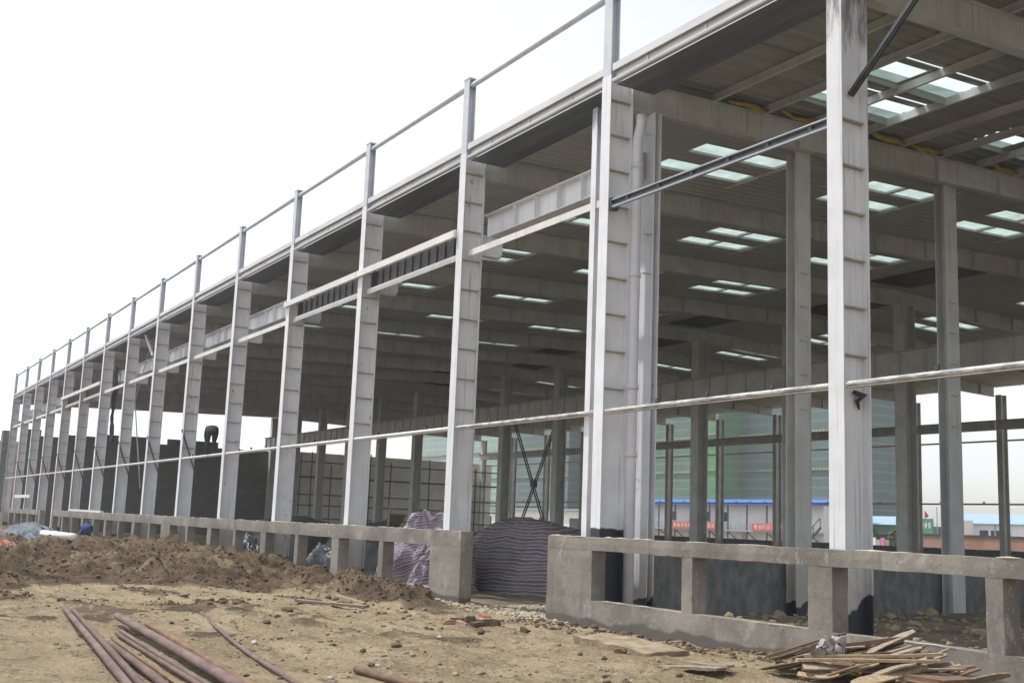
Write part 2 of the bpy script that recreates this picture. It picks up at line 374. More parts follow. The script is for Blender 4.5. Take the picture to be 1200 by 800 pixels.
k2 = t.ramp(t.noise(0.22, 3), 0.42, 0.52)
M['bamboo'] = t.done(t.mix(t.math('MULTIPLY', k1, k2), (0.13, 0.18, 0.155), (0.40, 0.33, 0.18)), 0.9)
M['cabin_white'] = simple('white_cabin_panel', (0.74, 0.75, 0.78), (0.66, 0.67, 0.70), 0.6, 0.6)
M['roof_blue'] = simple('blue_roof_sheet', (0.05, 0.15, 0.48), (0.04, 0.12, 0.40), 1.0, 0.5)
M['roof_paleblue'] = simple('pale_blue_roof_sheet', (0.30, 0.42, 0.60), (0.26, 0.38, 0.56), 1.0, 0.5)
M['window_dark'] = simple('dark_glass', (0.05, 0.06, 0.075), (0.03, 0.04, 0.05), 1.0, 0.15)
M['banner_red'] = simple('red_banner', (0.56, 0.13, 0.12), (0.50, 0.11, 0.10), 1.0, 0.8)
M['sign_green'] = simple('green_board', (0.09, 0.25, 0.16), (0.08, 0.22, 0.14), 1.0, 0.6)
M['shed_green'] = simple('green_shed_sheet', (0.13, 0.27, 0.21), (0.10, 0.22, 0.17), 1.0, 0.6)
M['flag_red'] = simple('red_flag', (0.60, 0.05, 0.05), (0.5, 0.04, 0.04), 4, 0.8)
M['pink'] = simple('pink_panel', (0.60, 0.22, 0.36), (0.55, 0.2, 0.33), 2, 0.8)
M['foliage'] = simple('dusty_leaves', (0.10, 0.14, 0.06), (0.07, 0.10, 0.045), 2, 0.8)

# ------------------------------------------------------------------ mesh builder
BOXF = ((0, 3, 2, 1), (4, 5, 6, 7), (0, 1, 5, 4), (1, 2, 6, 5), (2, 3, 7, 6), (3, 0, 4, 7))
class MB:
    def __init__(s): s.v = []; s.f = []; s.mi = []
    def add(s, vs, fs, mi=0):
        b = len(s.v); s.v += [tuple(x) for x in vs]; s.f += [tuple(b + i for i in f) for f in fs]; s.mi += [mi] * len(fs); return s
    def box(s, x0, x1, y0, y1, z0, z1, mi=0):
        return s.add([(x0, y0, z0), (x1, y0, z0), (x1, y1, z0), (x0, y1, z0), (x0, y0, z1), (x1, y0, z1), (x1, y1, z1), (x0, y1, z1)], BOXF, mi)
    def bar(s, p, q, wd, ht, upv=(0, 0, 1), mi=0):
        p, q = Vector(p), Vector(q); a = (q - p).normalized(); uu = Vector(upv)
        if abs(a.dot(uu)) > 0.98: uu = Vector((0, 1, 0))
        sd = a.cross(uu).normalized() * wd / 2; uu = sd.cross(a).normalized() * ht / 2
        vs = [p - sd - uu, p + sd - uu, q + sd - uu, q - sd - uu, p - sd + uu, p + sd + uu, q + sd + uu, q - sd + uu]
        return s.add(vs, BOXF, mi)
    def tube(s, pts, r, n=10, mi=0, cap=True):
        pts = [Vector(p) for p in pts]; b = len(s.v); rs = r if isinstance(r, (list, tuple)) else [r] * len(pts)
        for i, p in enumerate(pts):
            a = (pts[min(i + 1, len(pts) - 1)] - pts[max(i - 1, 0)]).normalized()
            uu = Vector((0, 0, 1)) if abs(a.z) < 0.95 else Vector((0, 1, 0))
            sd = a.cross(uu).normalized(); uu = sd.cross(a)
            for k in range(n):
                g = 2 * math.pi * k / n; s.v.append(tuple(p + (sd * math.cos(g) + uu * math.sin(g)) * rs[i]))
        for i in range(len(pts) - 1):
            for k in range(n):
                s.f.append((b + i * n + k, b + i * n + (k + 1) % n, b + (i + 1) * n + (k + 1) % n, b + (i + 1) * n + k)); s.mi.append(mi)
        if cap:
            s.f.append(tuple(b + k for k in range(n))[::-1]); s.f.append(tuple(b + (len(pts) - 1) * n + k for k in range(n))); s.mi += [mi, mi]
        return s
    def build(s, name, mat, parent=None, at=None, smooth=False, kind=None):
        at = Vector(at) if at else Vector(s.v[0])
        me = bpy.data.meshes.new(name)
        me.from_pydata([tuple(Vector(p) - at) for p in s.v], [], s.f)
        for mm in (mat if isinstance(mat, list) else [mat]): me.materials.append(mm)
        me.polygons.foreach_set('material_index', s.mi)
        if smooth: me.polygons.foreach_set('use_smooth', [True] * len(s.f))
        me.update()
        return link(name, me, parent, at, kind)

WL = {}
def link(name, me, parent=None, at=(0, 0, 0), kind=None):
    o = bpy.data.objects.new(name, me); C.objects.link(o)
    at = Vector(at)
    if parent is not None:
        o.parent = parent; o.location = at - WL[parent.name]
    else: o.location = at
    WL[o.name] = at
    if kind: o['kind'] = kind
    return o

def thing(name, at, label, cat, group=None):
    o = link(name, None, None, at); o.empty_display_size = 0.3
    return tag(o, label, cat, group)

def tag(o, label, cat, group=None):
    o['label'] = label; o['category'] = cat
    if group: o['group'] = group
    return o

def copy_to(o, at, parent=None):
    c = o.copy(); C.objects.link(c); WL[c.name] = Vector(at)
    if parent is not None: c.parent = parent; c.location = Vector(at) - WL[parent.name]
    else: c.location = at
    return c

# ------------------------------------------------------------------ ground
def axis(segs):
    out = []
    for a, b, d in segs:
        out += list(np.arange(a, b - 1e-6, d))
    out.append(segs[-1][1]); return np.array(out)

def sheet(name, xs, ys, mat, zoff=0.0, hole=None):
    X, Y = np.meshgrid(xs, ys); Z = ground_h(X, Y) + zoff
    me = bpy.data.meshes.new(name); nx, ny = len(xs), len(ys)
    v = np.stack([X, Y, Z], -1).reshape(-1, 3)
    i = np.arange(nx * ny).reshape(ny, nx)
    f = np.stack([i[:-1, :-1], i[:-1, 1:], i[1:, 1:], i[1:, :-1]], -1).reshape(-1, 4)
    me.vertices.add(len(v)); me.vertices.foreach_set('co', v.ravel())
    me.loops.add(f.size); me.loops.foreach_set('vertex_index', f.ravel())
    me.polygons.add(len(f)); me.polygons.foreach_set('loop_start', np.arange(0, f.size, 4))
    me.update(calc_edges=True)
    a = me.attributes.new('spoil', 'FLOAT', 'POINT'); a.data.foreach_set('value', spoil_mask(X, Y).ravel().astype(np.float32))
    a = me.attributes.new('indoor', 'FLOAT', 'POINT'); a.data.foreach_set('value', (sstep(0.8, 2.2, Y) * sstep(60, 46, Y)).ravel().astype(np.float32))
    me.materials.append(mat)
    me.polygons.foreach_set('use_smooth', np.ones(len(f), bool))
    return link(name, me, kind='structure')

gx = axis([(-3000, -400, 200), (-400, -110, 15), (-110, -60, 0.8), (-60, -36, 0.22), (-36, -24, 0.11), (-24, -2, 0.07), (-2, 8, 0.35), (8, 60, 6), (60, 2000, 150)])
gy = axis([(-2000, -60, 150), (-60, -13, 3), (-13, -10, 0.25), (-10, 0.4, 0.07), (0.4, 14, 0.5), (14, 60, 2), (60, 400, 20), (400, 3000, 200)])
sheet('ground', gx, gy, M['soil'])

def ico():
    p = (1 + 5 ** .5) / 2
    v = np.array([(-1, p, 0), (1, p, 0), (-1, -p, 0), (1, -p, 0), (0, -1, p), (0, 1, p), (0, -1, -p), (0, 1, -p), (p, 0, -1), (p, 0, 1), (-p, 0, -1), (-p, 0, 1)]) / 1.9
    f = np.array([(0, 11, 5), (0, 5, 1), (0, 1, 7), (0, 7, 10), (0, 10, 11), (1, 5, 9), (5, 11, 4), (11, 10, 2), (10, 7, 6), (7, 1, 8), (3, 9, 4), (3, 4, 2), (3, 2, 6), (3, 6, 8), (3, 8, 9), (4, 9, 5), (2, 4, 11), (6, 2, 10), (8, 6, 7), (9, 8, 1)])
    return v, f
IV, IF = ico()

def lumps(name, xs, ys, sizes, mat, flat=0.7, sink=0.25):
    n = len(xs); zs = ground_h(xs, ys)
    sc = sizes[:, None, None] * (1 + NR.uniform(-.35, .35, (n, 12, 3)))
    an = NR.uniform(0, 6.28, n); st = NR.uniform(.7, 1.5, n)
    v = IV[None] * sc; v[:, :, 0] *= st[:, None]; v[:, :, 2] *= flat
    ca, sa = np.cos(an)[:, None], np.sin(an)[:, None]
    x = v[:, :, 0] * ca - v[:, :, 1] * sa; y = v[:, :, 0] * sa + v[:, :, 1] * ca
    v = np.stack([x + xs[:, None], y + ys[:, None], v[:, :, 2] + (zs + sizes * (flat - sink) * .6)[:, None]], -1).reshape(-1, 3)
    f = (IF[None] + (np.arange(n) * 12)[:, None, None]).reshape(-1, 3)
    me = bpy.data.meshes.new(name)
    me.vertices.add(len(v)); me.vertices.foreach_set('co', v.ravel())
    me.loops.add(f.size); me.loops.foreach_set('vertex_index', f.ravel())
    me.polygons.add(len(f)); me.polygons.foreach_set('loop_start', np.arange(0, f.size, 3))
    me.update(calc_edges=True); me.materials.append(mat)
    me.polygons.foreach_set('use_smooth', NR.rand(len(f)) < 0.5)
    return link(name, me, kind='stuff')

n = 60000
x = -16 - 34 * NR.rand(n) ** 1.5; y = -0.75 - 9.5 * NR.rand(n)
k = NR.rand(n) < spoil_mask(x, y) * np.clip(1.2 - (y < -7) * .3, 0, 1) * 0.42
x, y = x[k], y[k]
lumps('soil_clods', x, y, np.clip(0.015 * NR.lognormal(0, .6, len(x)), 0.008, 0.085), M['clod_brown'])
n = 9000
x = -17 + 15 * NR.rand(n); y = -0.6 - 9.2 * NR.rand(n)
k = NR.rand(n) < 0.22 + 0.45 * (fbm(x * .8, y * 1.0, 3, 61) > 0.25)
x, y = x[k], y[k]
lumps('sand_crumbs', x, y, np.clip(0.009 * NR.lognormal(0, .6, len(x)), 0.004, 0.06), M['clod_tan'])
n = 80
x = -20 + 17 * NR.rand(n); y = -1.0 - 8.5 * NR.rand(n)
lumps('pale_stones', x, y, np.clip(0.016 * NR.lognormal(0, .5, n), 0.008, 0.05), M['stone_pale'])
n = 260
x = -19 + 16 * NR.rand(n); y = -0.8 - 8.0 * NR.rand(n)
lumps('dark_clods', x, y, np.clip(0.026 * NR.lognormal(0, .55, n), 0.01, 0.11), M['clod_brown'], .6)
n = 5200
x = -17.6 + 5.6 * NR.rand(n); y = -0.75 + 4.2 * NR.rand(n)
k = (NR.rand(n) < sstep(-0.9, 0.0, y + 0.25 * vnoise(x, y, 4)))
x, y = x[k], y[k]
lumps('gravel', x, y, np.clip(0.032 * NR.lognormal(0, .35, len(x)), 0.015, 0.08), M['gravel'], 0.7, 0.2)
n = 1500
x = -12.2 + 13 * NR.rand(n); y = 0.3 + 9 * NR.rand(n) ** 1.3
lumps('indoor_rubble', x, y, np.clip(0.03 * NR.lognormal(0, .7, n), 0.01, 0.16), M['clod_tan'])
n = 900    # darker crumbs washed up along the foot of the wall
x = -13.2 + 10 * NR.rand(n); y = -0.42 - 1.2 * NR.rand(n) ** 1.6
lumps('wall_foot_crumbs', x, y, np.clip(0.022 * NR.lognormal(0, .5, n), 0.008, 0.09), M['clod_brown'])

# ------------------------------------------------------------------ factory hall
ROOF = lambda Y: 10.40 + 0.03 * (Y if Y < 22.4 else 44.8 - Y)
hall = thing('factory_hall', (-48, 22, -0.35), 'long unfinished factory hall of pale steel columns under a grey roof', 'factory hall')

def hcol(xc, y0, y1, wd, z0, z1, stiff=(), tf=0.018, mb=None):
    b = mb or MB()
    b.box(xc - wd / 2, xc + wd / 2, y0, y0 + tf, z0, z1)
    b.box(xc - wd / 2, xc + wd / 2, y1 - tf, y1, z0, z1)
    b.box(xc - 0.008, xc + 0.008, y0 + tf, y1 - tf, z0, z1)
    for z in stiff:
        b.box(xc + 0.008, xc + wd / 2 - 0.05, y0 + tf, y1 - tf, z - 0.011, z + 0.011, 1)
        b.box(xc - wd / 2 + 0.05, xc - 0.008, y0 + tf, y1 - tf, z - 0.011, z + 0.011, 1)
    return b

def bracket_mb(x0):
    b = MB(); b.box(x0 - .11, x0 + .11, .562, 1.18, 8.41, 8.43).box(x0 - .008, x0 + .008, .562, 1.15, 7.95, 8.41).box(x0 - .11, x0 + .11, .562, 1.12, 7.93, 7.948)
    return b.box(x0 - .11, x0 + .11, 1.12, 1.14, 8.0, 8.41)
STIFF = [4.15 + 0.72 * i for i in range(9)]
proto = None
for k in range(0, 17):
    x0 = -6.0 * k + 0.15
    if k in (1, 2):
        b = hcol(x0, 0, .56, .30, -0.45, 10.40, STIFF if k == 2 else STIFF[:6])
        col = b.build('column', [M['primer_joint' if k == 2 else 'primer_near'], M['weld_rust']], hall, (x0, 0, -.45))
    elif proto is None or k == 3:
        b = hcol(x0, 0, .56, .30, -0.45, 10.40, STIFF)
        col = proto = b.build('column', [M['primer'], M['weld_rust']], hall, (x0, 0, -.45))
    else:
        col = copy_to(proto, (x0, 0, -.45), hall)
    if k == 0: first_post = None
    if first_post is None:
        b = hcol(x0, 0.0, .20, .27, 10.402, 12.30); b.box(x0 - .15, x0 + .15, -.01, .21, 12.302, 12.33)
        first_post = b.build('parapet_post', M['post_steel'], col, (x0, 0, 10.4))
    else:
        copy_to(first_post, (x0, 0, 10.4), col)
        if k == 3: first_br = bracket_mb(x0).build('bracket', M['primer'], col, (x0, .56, 8.4))
        if k > 3: copy_to(first_br, (x0, .56, 8.4), col)

# second frame of the expansion joint at the third column, the post behind it and the downpipe
b = hcol(-12.43, .14, .62, .17, -0.45, 9.95); b.build('joint_column', M['primer_near'], hall, (-12.43, .1, -.4))
b = MB(); b.box(-12.25, -11.62, 1.05, 1.07, -.45, 9.82).box(-12.25, -11.62, 1.2, 1.22, -.45, 9.82).box(-11.95, -11.935, 1.07, 1.2, -.45, 9.82)
for z in (8.2, 7.3, 6.5): b.box(-11.8, -11.64, .92, 1.05, z, z + .015)
b.build('crane_column', M['primer'], hall, (-11.8, 1.05, -.4))
b = MB(); b.tube([(-11.5, .62, 9.62), (-11.5, .62, 9.42), (-11.6, .62, 9.16), (-11.62, .62, 8.95), (-11.62, .62, 2.9), (-11.62, .62, -.4)], .105, 14)
for z in (8.6, 6.4, 4.2, 2.9): b.tube([(-11.62, .62, z - .05), (-11.62, .62, z + .05)], .12, 14)
b.build('downpipe', M['pvc'], hall, (-11.62, .62, -.4), True)

# parapet rail, eaves channel, gutter, girts, crane beams: one piece per bay
for k in range(0, 16):
    xr, xl = -6.0 * k, -6.0 * (k + 1) + .30
    b = MB(); b.tube([(xl - .14, .10, 12.14), (xr + .14, .10, 12.14)], .068, 12)
    b.build('parapet_rail', M['post_steel'], hall, (xl, .1, 12.14), True)
    b = MB()
    b.box(xl, xr, .02, .045, 10.47, 10.62).box(xl, xr, .11, .125, 10.265, 10.61).box(xl, xr, .045, .11, 10.605, 10.618)
    b.box(xl, xr, .02, .125, 10.235, 10.262).box(xl, xr, .012, .03, 10.262, 10.30)
    for i in range(3):
        q = xl + (i + .6) * 1.7; b.box(q, q + .05, .085, .11, 10.33, 10.45)
    b.build('eaves_channel', M['galv_light'], hall, (xl, .02, 10.24))
    b = MB(); b.box(xl + .01, xr - .01, .13, 1.06, 10.21, 10.225).box(xl + .01, xr - .01, 1.04, 1.06, 10.225, 10.40)
    b.build('gutter', M['gutter_dark'], hall, (xl, .13, 10.2))
    # lower girt with clips
    if k <= 15:
        b = MB(); zz = 3.70
        b.tube([(xl, .06, zz), (xr, .06, zz)], .041, 14).box(xl, xr, .03, .13, zz - .062, zz - .05, 1)
        for i in range(1, 4):
            q = xl + i * 1.45 + .1 * (i % 2); b.box(q, q + .06, .03, .08, zz + .04, zz + .12, 2)
        b.build('girt', [M['girt'] if k < 3 else M['girt_white'], M['weld_rust'], M['dark_steel']], hall, (xl, .05, zz))
    x1, x2 = xl - (.5 if k in (2, 9) else .13), xr + .13
    if k >= 2 and k not in (3, 4, 10, 11):
        b = MB()
        b.box(x1, x2, .80, 1.12, 9.03, 9.05).box(x1, x2, .80, 1.12, 8.45, 8.47).box(x1, x2, .952, .968, 8.47, 9.03)
        for i in range(1, 6):
            q = xl + i * .95; b.box(q, q + .014, .82, .952, 8.47, 9.03).box(q, q + .014, .968, 1.1, 8.47, 9.03)
        b.build('crane_beam', M['primer'], hall, (x1, .96, 8.45))
    if k >= 2:
        b = MB(); b.box(xl + .02, xr, .16, .18, 7.82, 7.97).box(xl + .02, xr, .18, .27, 7.95, 7.97)
        b.build('upper_girt', M['girt_white'], hall, (x1, .2, 7.9))
    if k in (3, 4, 10, 11):
        b = MB(); b.box(xl - .32, xr + (.0 if k in (3, 10) else .0), -.09, -.005, 8.33, 8.50).box(xl - .3, xr, -.07, -.01, 8.50, 8.515)
        b.build('cladding_girt', M['girt_white'], hall, (xl, 0, 8.4))
        b = MB()   # dark corrugated strip hung behind the girt
        nn = 24
        for i in range(nn):
            a, c_ = xl + (xr - xl) * i / nn, xl + (xr - xl) * (i + 1) / nn
            b.box(a, c_, .30 + .03 * (i % 2), .31 + .03 * (i % 2), 7.98, 8.52 - .07 * (i % 2))
        b.box(xl - .3, xr + .1, .345, .355, 7.98, 8.50)
        b.build('corrugated_strip', M['strip_dark'], hall, (xl, .3, 8.0))
    if k >= 7:
        b = MB(); xc = -6.0 * k + .15
        b.bar((xc + .02, -.03, 4.9), (xc + .25, .75, 2.75), .06, .06); b.build('knee_brace', M['dark_steel'], hall, (xc, 0, 4.9))

# dark double angle and raking strut of the end bay
b = MB(); b.box(-11.66, -6.01, .03, .10, 7.655, 7.685, 1).box(-11.66, -6.01, .03, .04, 7.685, 7.715).box(-11.66, -6.01, .03, .10, 7.80, 7.825, 1).box(-11.66, -6.01, .09, .10, 7.75, 7.80)
for i in range(6): b.box(-11.2 + i * .95, -11.12 + i * .95, .05, .09, 7.685, 7.80)
b.box(-11.72, -11.62, .02, .2, 7.62, 7.86)
b.build('angle_girt', [M['dark_steel'], M['galv']], hall, (-11.6, .05, 7.7))
b = MB(); b.bar((-5.80, .30, 8.17), (-4.50, .32, 9.32), .10, .05).bar((-5.80, .30, 8.17), (-3.9, .32, 9.85), .05, .11)
b.build('raking_strut', M['dark_steel'], hall, (-5.8, .3, 8.17))
b = MB(); b.bar((-51.9, .4, 10.2), (-50.0, .4, 8.95), .1, .1); b.build('raking_strut', M['girt_white'], hall, (-51, .4, 9.5))
b = MB(); b.bar((-52.6, .9, 10.0), (-55.7, 1.0, 7.2), .05, .05).bar((-55.7, 1.0, 7.2), (-52.8, 1.0, 2.6), .05, .05)
b.build('hanging_rod', M['galv'], hall, (-53, 1, 5))

# middle and far column rows with their crane beams
def plaincol(xc, yc, wd, dp, z0, z1, mat):
    return hcol(xc, yc - dp / 2, yc + dp / 2, wd, z0, z1).build('column', mat, hall, (xc, yc, z0))
mid = plaincol(-11.7, 22.4, .52, .6, -.5, 10.42, M['inner_steel'])
far = plaincol(-11.7, 44.6, .36, .5, -.5, 9.9, M['inner_steel'])
gir = None
for k in range(2, 17):
    xk = -6.0 * k + .45
    if k > 2:
        copy_to(mid, (xk, 22.4, -.5), hall); copy_to(far, (xk, 44.6, -.5), hall)
    if k < 16:
        x1, x2 = xk - 6.0, xk - .02
        if gir is None:
            b = MB(); b.box(x1, x2, 21.4, 21.75, 8.48, 8.5).box(x1, x2, 21.4, 21.75, 7.5, 7.52).box(x1, x2, 21.567, 21.583, 7.52, 8.48)
            for i in range(5): b.box(x1 + i * 1.2 + .5, x1 + i * 1.2 + .512, 21.5, 21.567, 7.52, 8.48)
            gir = b.build('crane_beam', M['inner_steel'], hall, (x1, 21.5, 7.5))
            b = MB(); b.box(x1, x2, 43.9, 44.2, 8.40, 8.42).box(x1, x2, 43.9, 44.2, 7.86, 7.88).box(x1, x2, 44.04, 44.06, 7.88, 8.40)
            gir2 = b.build('crane_beam', M['inner_steel'], hall, (x1, 44, 7.9))
            b = MB(); b.box(x1, x2, 44.9, 44.98, 3.68, 3.78)
            for i in range(3): b.box(x1 + 1.4 + i * 1.5, x1 + 1.5 + i * 1.5, 44.9, 44.98, 3.78, 3.88)
            gir3 = b.build('girt', M['inner_steel'], hall, (x1, 45, 3.7))
            b = MB(); b.box(x1, x2, 44.9, 44.98, 7.28, 7.38); gir4 = b.build('girt', M['inner_steel'], hall, (x1, 45, 7.3))
        else:
            copy_to(gir, (x1, 21.5, 7.5), hall); copy_to(gir2, (x1, 44, 7.9), hall); copy_to(gir3, (x1, 45, 3.7), hall); copy_to(gir4, (x1, 45, 7.3), hall)
# frame columns of the cross wall in line with the third column
for yc in (5.5, 10.45, 15.6):
    b = MB()
    b.box(-12.0, -11.98, yc - .22, yc + .22, -.4, ROOF(yc) - .58).box(-12.26, -12.0, yc - .008, yc + .008, -.4, ROOF(yc) - .58).box(-12.28, -12.26, yc - .22, yc + .22, -.4, ROOF(yc) - .58)
    for i in range(5): b.box(-11.98, -11.93, yc - .12, yc + .08, 4.2 + .75 * i, 4.23 + .75 * i)
    b.build('column', M['primer_roof'] if yc > 6 else M['inner_steel'], hall, (-12, yc, -.4))

# cross brace of the middle row between two columns
b = MB()
for dx in (-.11, .11):
    b.bar((-52.2 + dx, 22.3, 7.4), (-47.9 + dx, 22.3, .4), .05, .07).bar((-47.9 + dx, 22.45, 7.4), (-52.2 + dx, 22.45, .4), .05, .07)
b.box(-50.25, -49.85, 22.26, 22.5, 3.7, 4.1)
b.build('cross_brace', M['dark_steel'], hall, (-50, 22.4, 3.9))

# rafters
for k in range(0, 17):
    xc = -6.0 * k + .15
    b = MB()
    for ya, yb in ((.57, 22.4), (22.4, 44.4)):
        segs = 2
        za, zb = ROOF(ya), ROOF(yb)
        d = .60
        for wd, lo, hi in ((.22, -d, -d + .018), (.016, -d + .018, -.02), (.22, -.02, 0)):
            b.add([(xc - wd / 2, ya, za + lo), (xc + wd / 2, ya, za + lo), (xc + wd / 2, yb, zb + lo), (xc - wd / 2, yb, zb + lo),
                   (xc - wd / 2, ya, za + hi), (xc + wd / 2, ya, za + hi), (xc + wd / 2, yb, zb + hi), (xc - wd / 2, yb, zb + hi)], BOXF)
        i = 1
        while ya + i * 2.3 < yb:
            yy = ya + i * 2.3; zz = ROOF(yy)
            b.box(xc + .008, xc + .10, yy, yy + .014, zz - .575, zz - .03); b.box(xc - .10, xc - .008, yy, yy + .014, zz - .575, zz - .03); i += 1
    b.build('rafter', M['primer_roof'], hall, (xc, .6, 10))

# roof sheets: ribbed liner over the hall, ribbed deck on purlins over the end bays; holes for the rooflights
GROUPS = [(4.45, 7.25), (10.1, 12.7), (15.5, 18.4), (27.2, 30.4), (33.0, 35.4), (37.55, 40.35)]
STR = [(2.05, 2.75), (3.45, 4.15)]
def ribsheet(name, xa, xb, zoff, mat, holes):
    prof = []
    x_ = xa; i = 0
    hx = sorted(set([v for h in holes for v in h[:2]]))
    pts = [(xa, 0)]
    while x_ < xb - .05:
        for dx, z_ in ((.0, 0), (.16, 0), (.19, .035), (.27, .035)): pts.append((x_ + dx, z_))
        x_ += .30
    pts = [p for p in pts if p[0] <= xb] + [(xb, 0)]
    for v in hx: pts.append((v, 0.0))
    pts = sorted(set(pts))
    q = [pts[0]]
    for p in pts[1:]:
        if p[0] - q[-1][0] > 1e-4: q.append(p)
    ysb = sorted(set([.9, 22.4, 44.95] + [v for h in holes for v in h[2:]]))
    P = np.array(q); nx = len(P); v = []
    for yy in ysb: v += [(px, yy, ROOF(yy) + zoff + pz) for px, pz in P]
    f = []
    for j in range(len(ysb) - 1):
        ym = (ysb[j] + ysb[j + 1]) / 2
        for i in range(nx - 1):
            xm = (P[i, 0] + P[i + 1, 0]) / 2
            if any(h[0] < xm < h[1] and h[2] < ym < h[3] for h in holes): continue
            a = j * nx + i; f.append((a, a + 1, a + 1 + nx, a + nx))
    b = MB(); b.add(v, f)
    return b.build(name, mat, hall, (xa, .9, 10.5))

holes = []; panels = []
for k in range(2, 16):
    for gi, (ya, yb) in enumerate(GROUPS):
        for si, (o1, o2) in enumerate(STR):
            xa, xb = -6.0 * k - o2, -6.0 * k - o1
            holes.append((xa, xb, ya, yb)); panels.append((xa, xb, ya, yb))
DARK = [(3, 20.2, 22.3), (5, 20.2, 22.3), (7, 20.2, 22.3), (9, 20.2, 22.3), (2, 22.5, 24.2), (4, 22.5, 24.2), (6, 22.5, 24.2), (8, 22.5, 24.2), (11, 20.2, 22.3), (10, 22.5, 24.2)]
ribsheet('liner_sheet', -96.1, -11.95, .02, M['liner'], holes)
for k, ya, yb in DARK:
    b = MB(); xa, xb = -6 * k - 5.2, -6 * k - .5
    b.add([(xa, ya, ROOF(ya) - .03), (xb, ya, ROOF(ya) - .03), (xb, yb, ROOF(yb) - .03), (xa, yb, ROOF(yb) - .03),
           (xa, ya, ROOF(ya) + .01), (xb, ya, ROOF(ya) + .01), (xb, yb, ROOF(yb) + .01), (xa, yb, ROOF(yb) + .01)], BOXF)
    b.build('bare_roof_panel', M['deck_dark'], hall, (xa, ya, 10.9))

def skylight_geo(b, xa, xb, ya, yb, dz, high=.055):
    z = lambda y_: ROOF(y_) + dz
    # curb sides
    for (p, q) in (((xa, ya), (xb, ya)), ((xb, ya), (xb, yb)), ((xb, yb), (xa, yb)), ((xa, yb), (xa, ya))):
        b.add([(p[0], p[1], z(p[1]) - .01), (q[0], q[1], z(q[1]) - .01), (q[0], q[1], z(q[1]) + high), (p[0], p[1], z(p[1]) + high)], [(0, 1, 2, 3)], 1)
    b.add([(xa, ya, z(ya) + high), (xb, ya, z(ya) + high), (xb, yb, z(yb) + high), (xa, yb, z(yb) + high)], [(0, 1, 2, 3)], 0)
    ym = (ya + yb) / 2
    b.box(xa - .02, xb + .02, ym - .05, ym + .05, z(ym) - .015, z(ym) + .05, 2)
    return b
panels.sort(key=lambda p: (p[0] - 5.9) ** 2 + ((p[2] + p[3]) / 2 + 12.4) ** 2)
for p in panels[:92]:
    skylight_geo(MB(), *p, .02).build('skylight', [M['sky_panel'], M['liner'], M['primer_roof']], hall, (p[0], p[2], 10.6))
b = MB()
for p in panels[92:]: skylight_geo(b, *p, .02)
b.build('skylight', [M['sky_panel'], M['liner'], M['primer_roof']], hall, kind='stuff')
# pale flashing along the high end of each group
for k in range(2, 16):
    for ya, yb in GROUPS:
        z_ = ROOF(yb); MB().box(-6 * k - 4.7, -6 * k - 1.4, yb + .05, yb + .13, z_ - .03, z_ + .015).build('skylight_flashing', M['galv_light'], hall, (-6 * k - 3, yb, 10.5))

# end bays: deck, purlins, rooflights with open gaps, yellow wool along the rafter
b = MB(); b.add([(-11.97, .9, ROOF(.9)), (-11.97, 22.4, ROOF(22.4)), (-11.97, 44.9, ROOF(44.9)), (-11.97, 44.9, ROOF(44.9) + .27), (-11.97, 22.4, ROOF(22.4) + .27), (-11.97, .9, ROOF(.9) + .27)], [(0, 1, 4, 5), (1, 2, 3, 4)])
b.build('closure_strip', M['deck'], hall, (-12, 1, 10.4))
hole2 = []
for x0 in (-6.0, 0.0):
    for ya, yb in ((4.45, 7.15), (10.0, 12.6), (15.5, 18.2)):
        for o1, o2 in ((2.62, 3.42), (4.18, 4.98)):
            xa, xb = x0 - o2, x0 - o1
            hole2.append((xa, xb, ya, yb)); hole2.append((xb + .22, xb + .28, ya, yb))
ribsheet('deck_sheet', -12.0, 6.3, .225, M['deck'], hole2)
for i in range(0, len(hole2), 2):
    xa, xb, ya, yb = hole2[i]
    b = MB(); xm = xa + .34; z_ = lambda y_: ROOF(y_) + .24
    for m_, a, c_ in ((0, xa, xm), (1, xm, xb), (1, xb + .22, xb + .28)):
        b.add([(a, ya, z_(ya)), (c_, ya, z_(ya)), (c_, yb, z_(yb)), (a, yb, z_(yb))], [(0, 1, 2, 3)], m_)
    ym = (ya + yb) / 2
    b.box(xa - .03, xb + .03, ym - .22, ym + .22, ROOF(ym) + .228, ROOF(ym) + .236, 2).box(xa - .015, xa, ya, yb, ROOF(ya) + .14, ROOF(yb) + .235, 2)
    b.build('skylight', [M['green_panel'], M['clear_panel'], M['deck']], hall, (xa, ya, 10.6))
for x0, x1 in ((-11.9, 6.3),):
    yy = 1.35
    while yy < 44.5:
        b = MB(); z_ = ROOF(yy)
        b.box(x0, x1, yy, yy + .014, z_ + .012, z_ + .205).box(x0, x1, yy - .07, yy, z_ + .002, z_ + .014).box(x0, x1, yy + .014, yy + .08, z_ + .195, z_ + .207)
        b.build('purlin', M['primer_roof'], hall, (x0, yy, 10.5)); yy += 1.43
for i, yy in enumerate((3.1, 4.6, 5.9, 7.4, 8.8, 11.6)):
    b = MB(); pts = []
    for j in range(7): pts.append((-11.72 + R.uniform(-.04, .04), yy + j * .19, ROOF(yy) + .10 + R.uniform(-.05, .05)))
    b.tube(pts, [.02] + [R.uniform(.04, .085) for _ in range(5)] + [.02], 7); b.build('insulation', M['insul'], hall, pts[0], True)
tag(MB().tube([(-5.80, .30, 3.62), (-5.74, .44, 3.56), (-5.79, .36, 3.48), (-5.80, .42, 3.36)], [.03, .065, .04, .012], 7).build('black_rag', M['dark_tarp'], None, (-5.8, .3, 3.6), True), 'torn black rag stuck under the girt on the front column', 'rag')
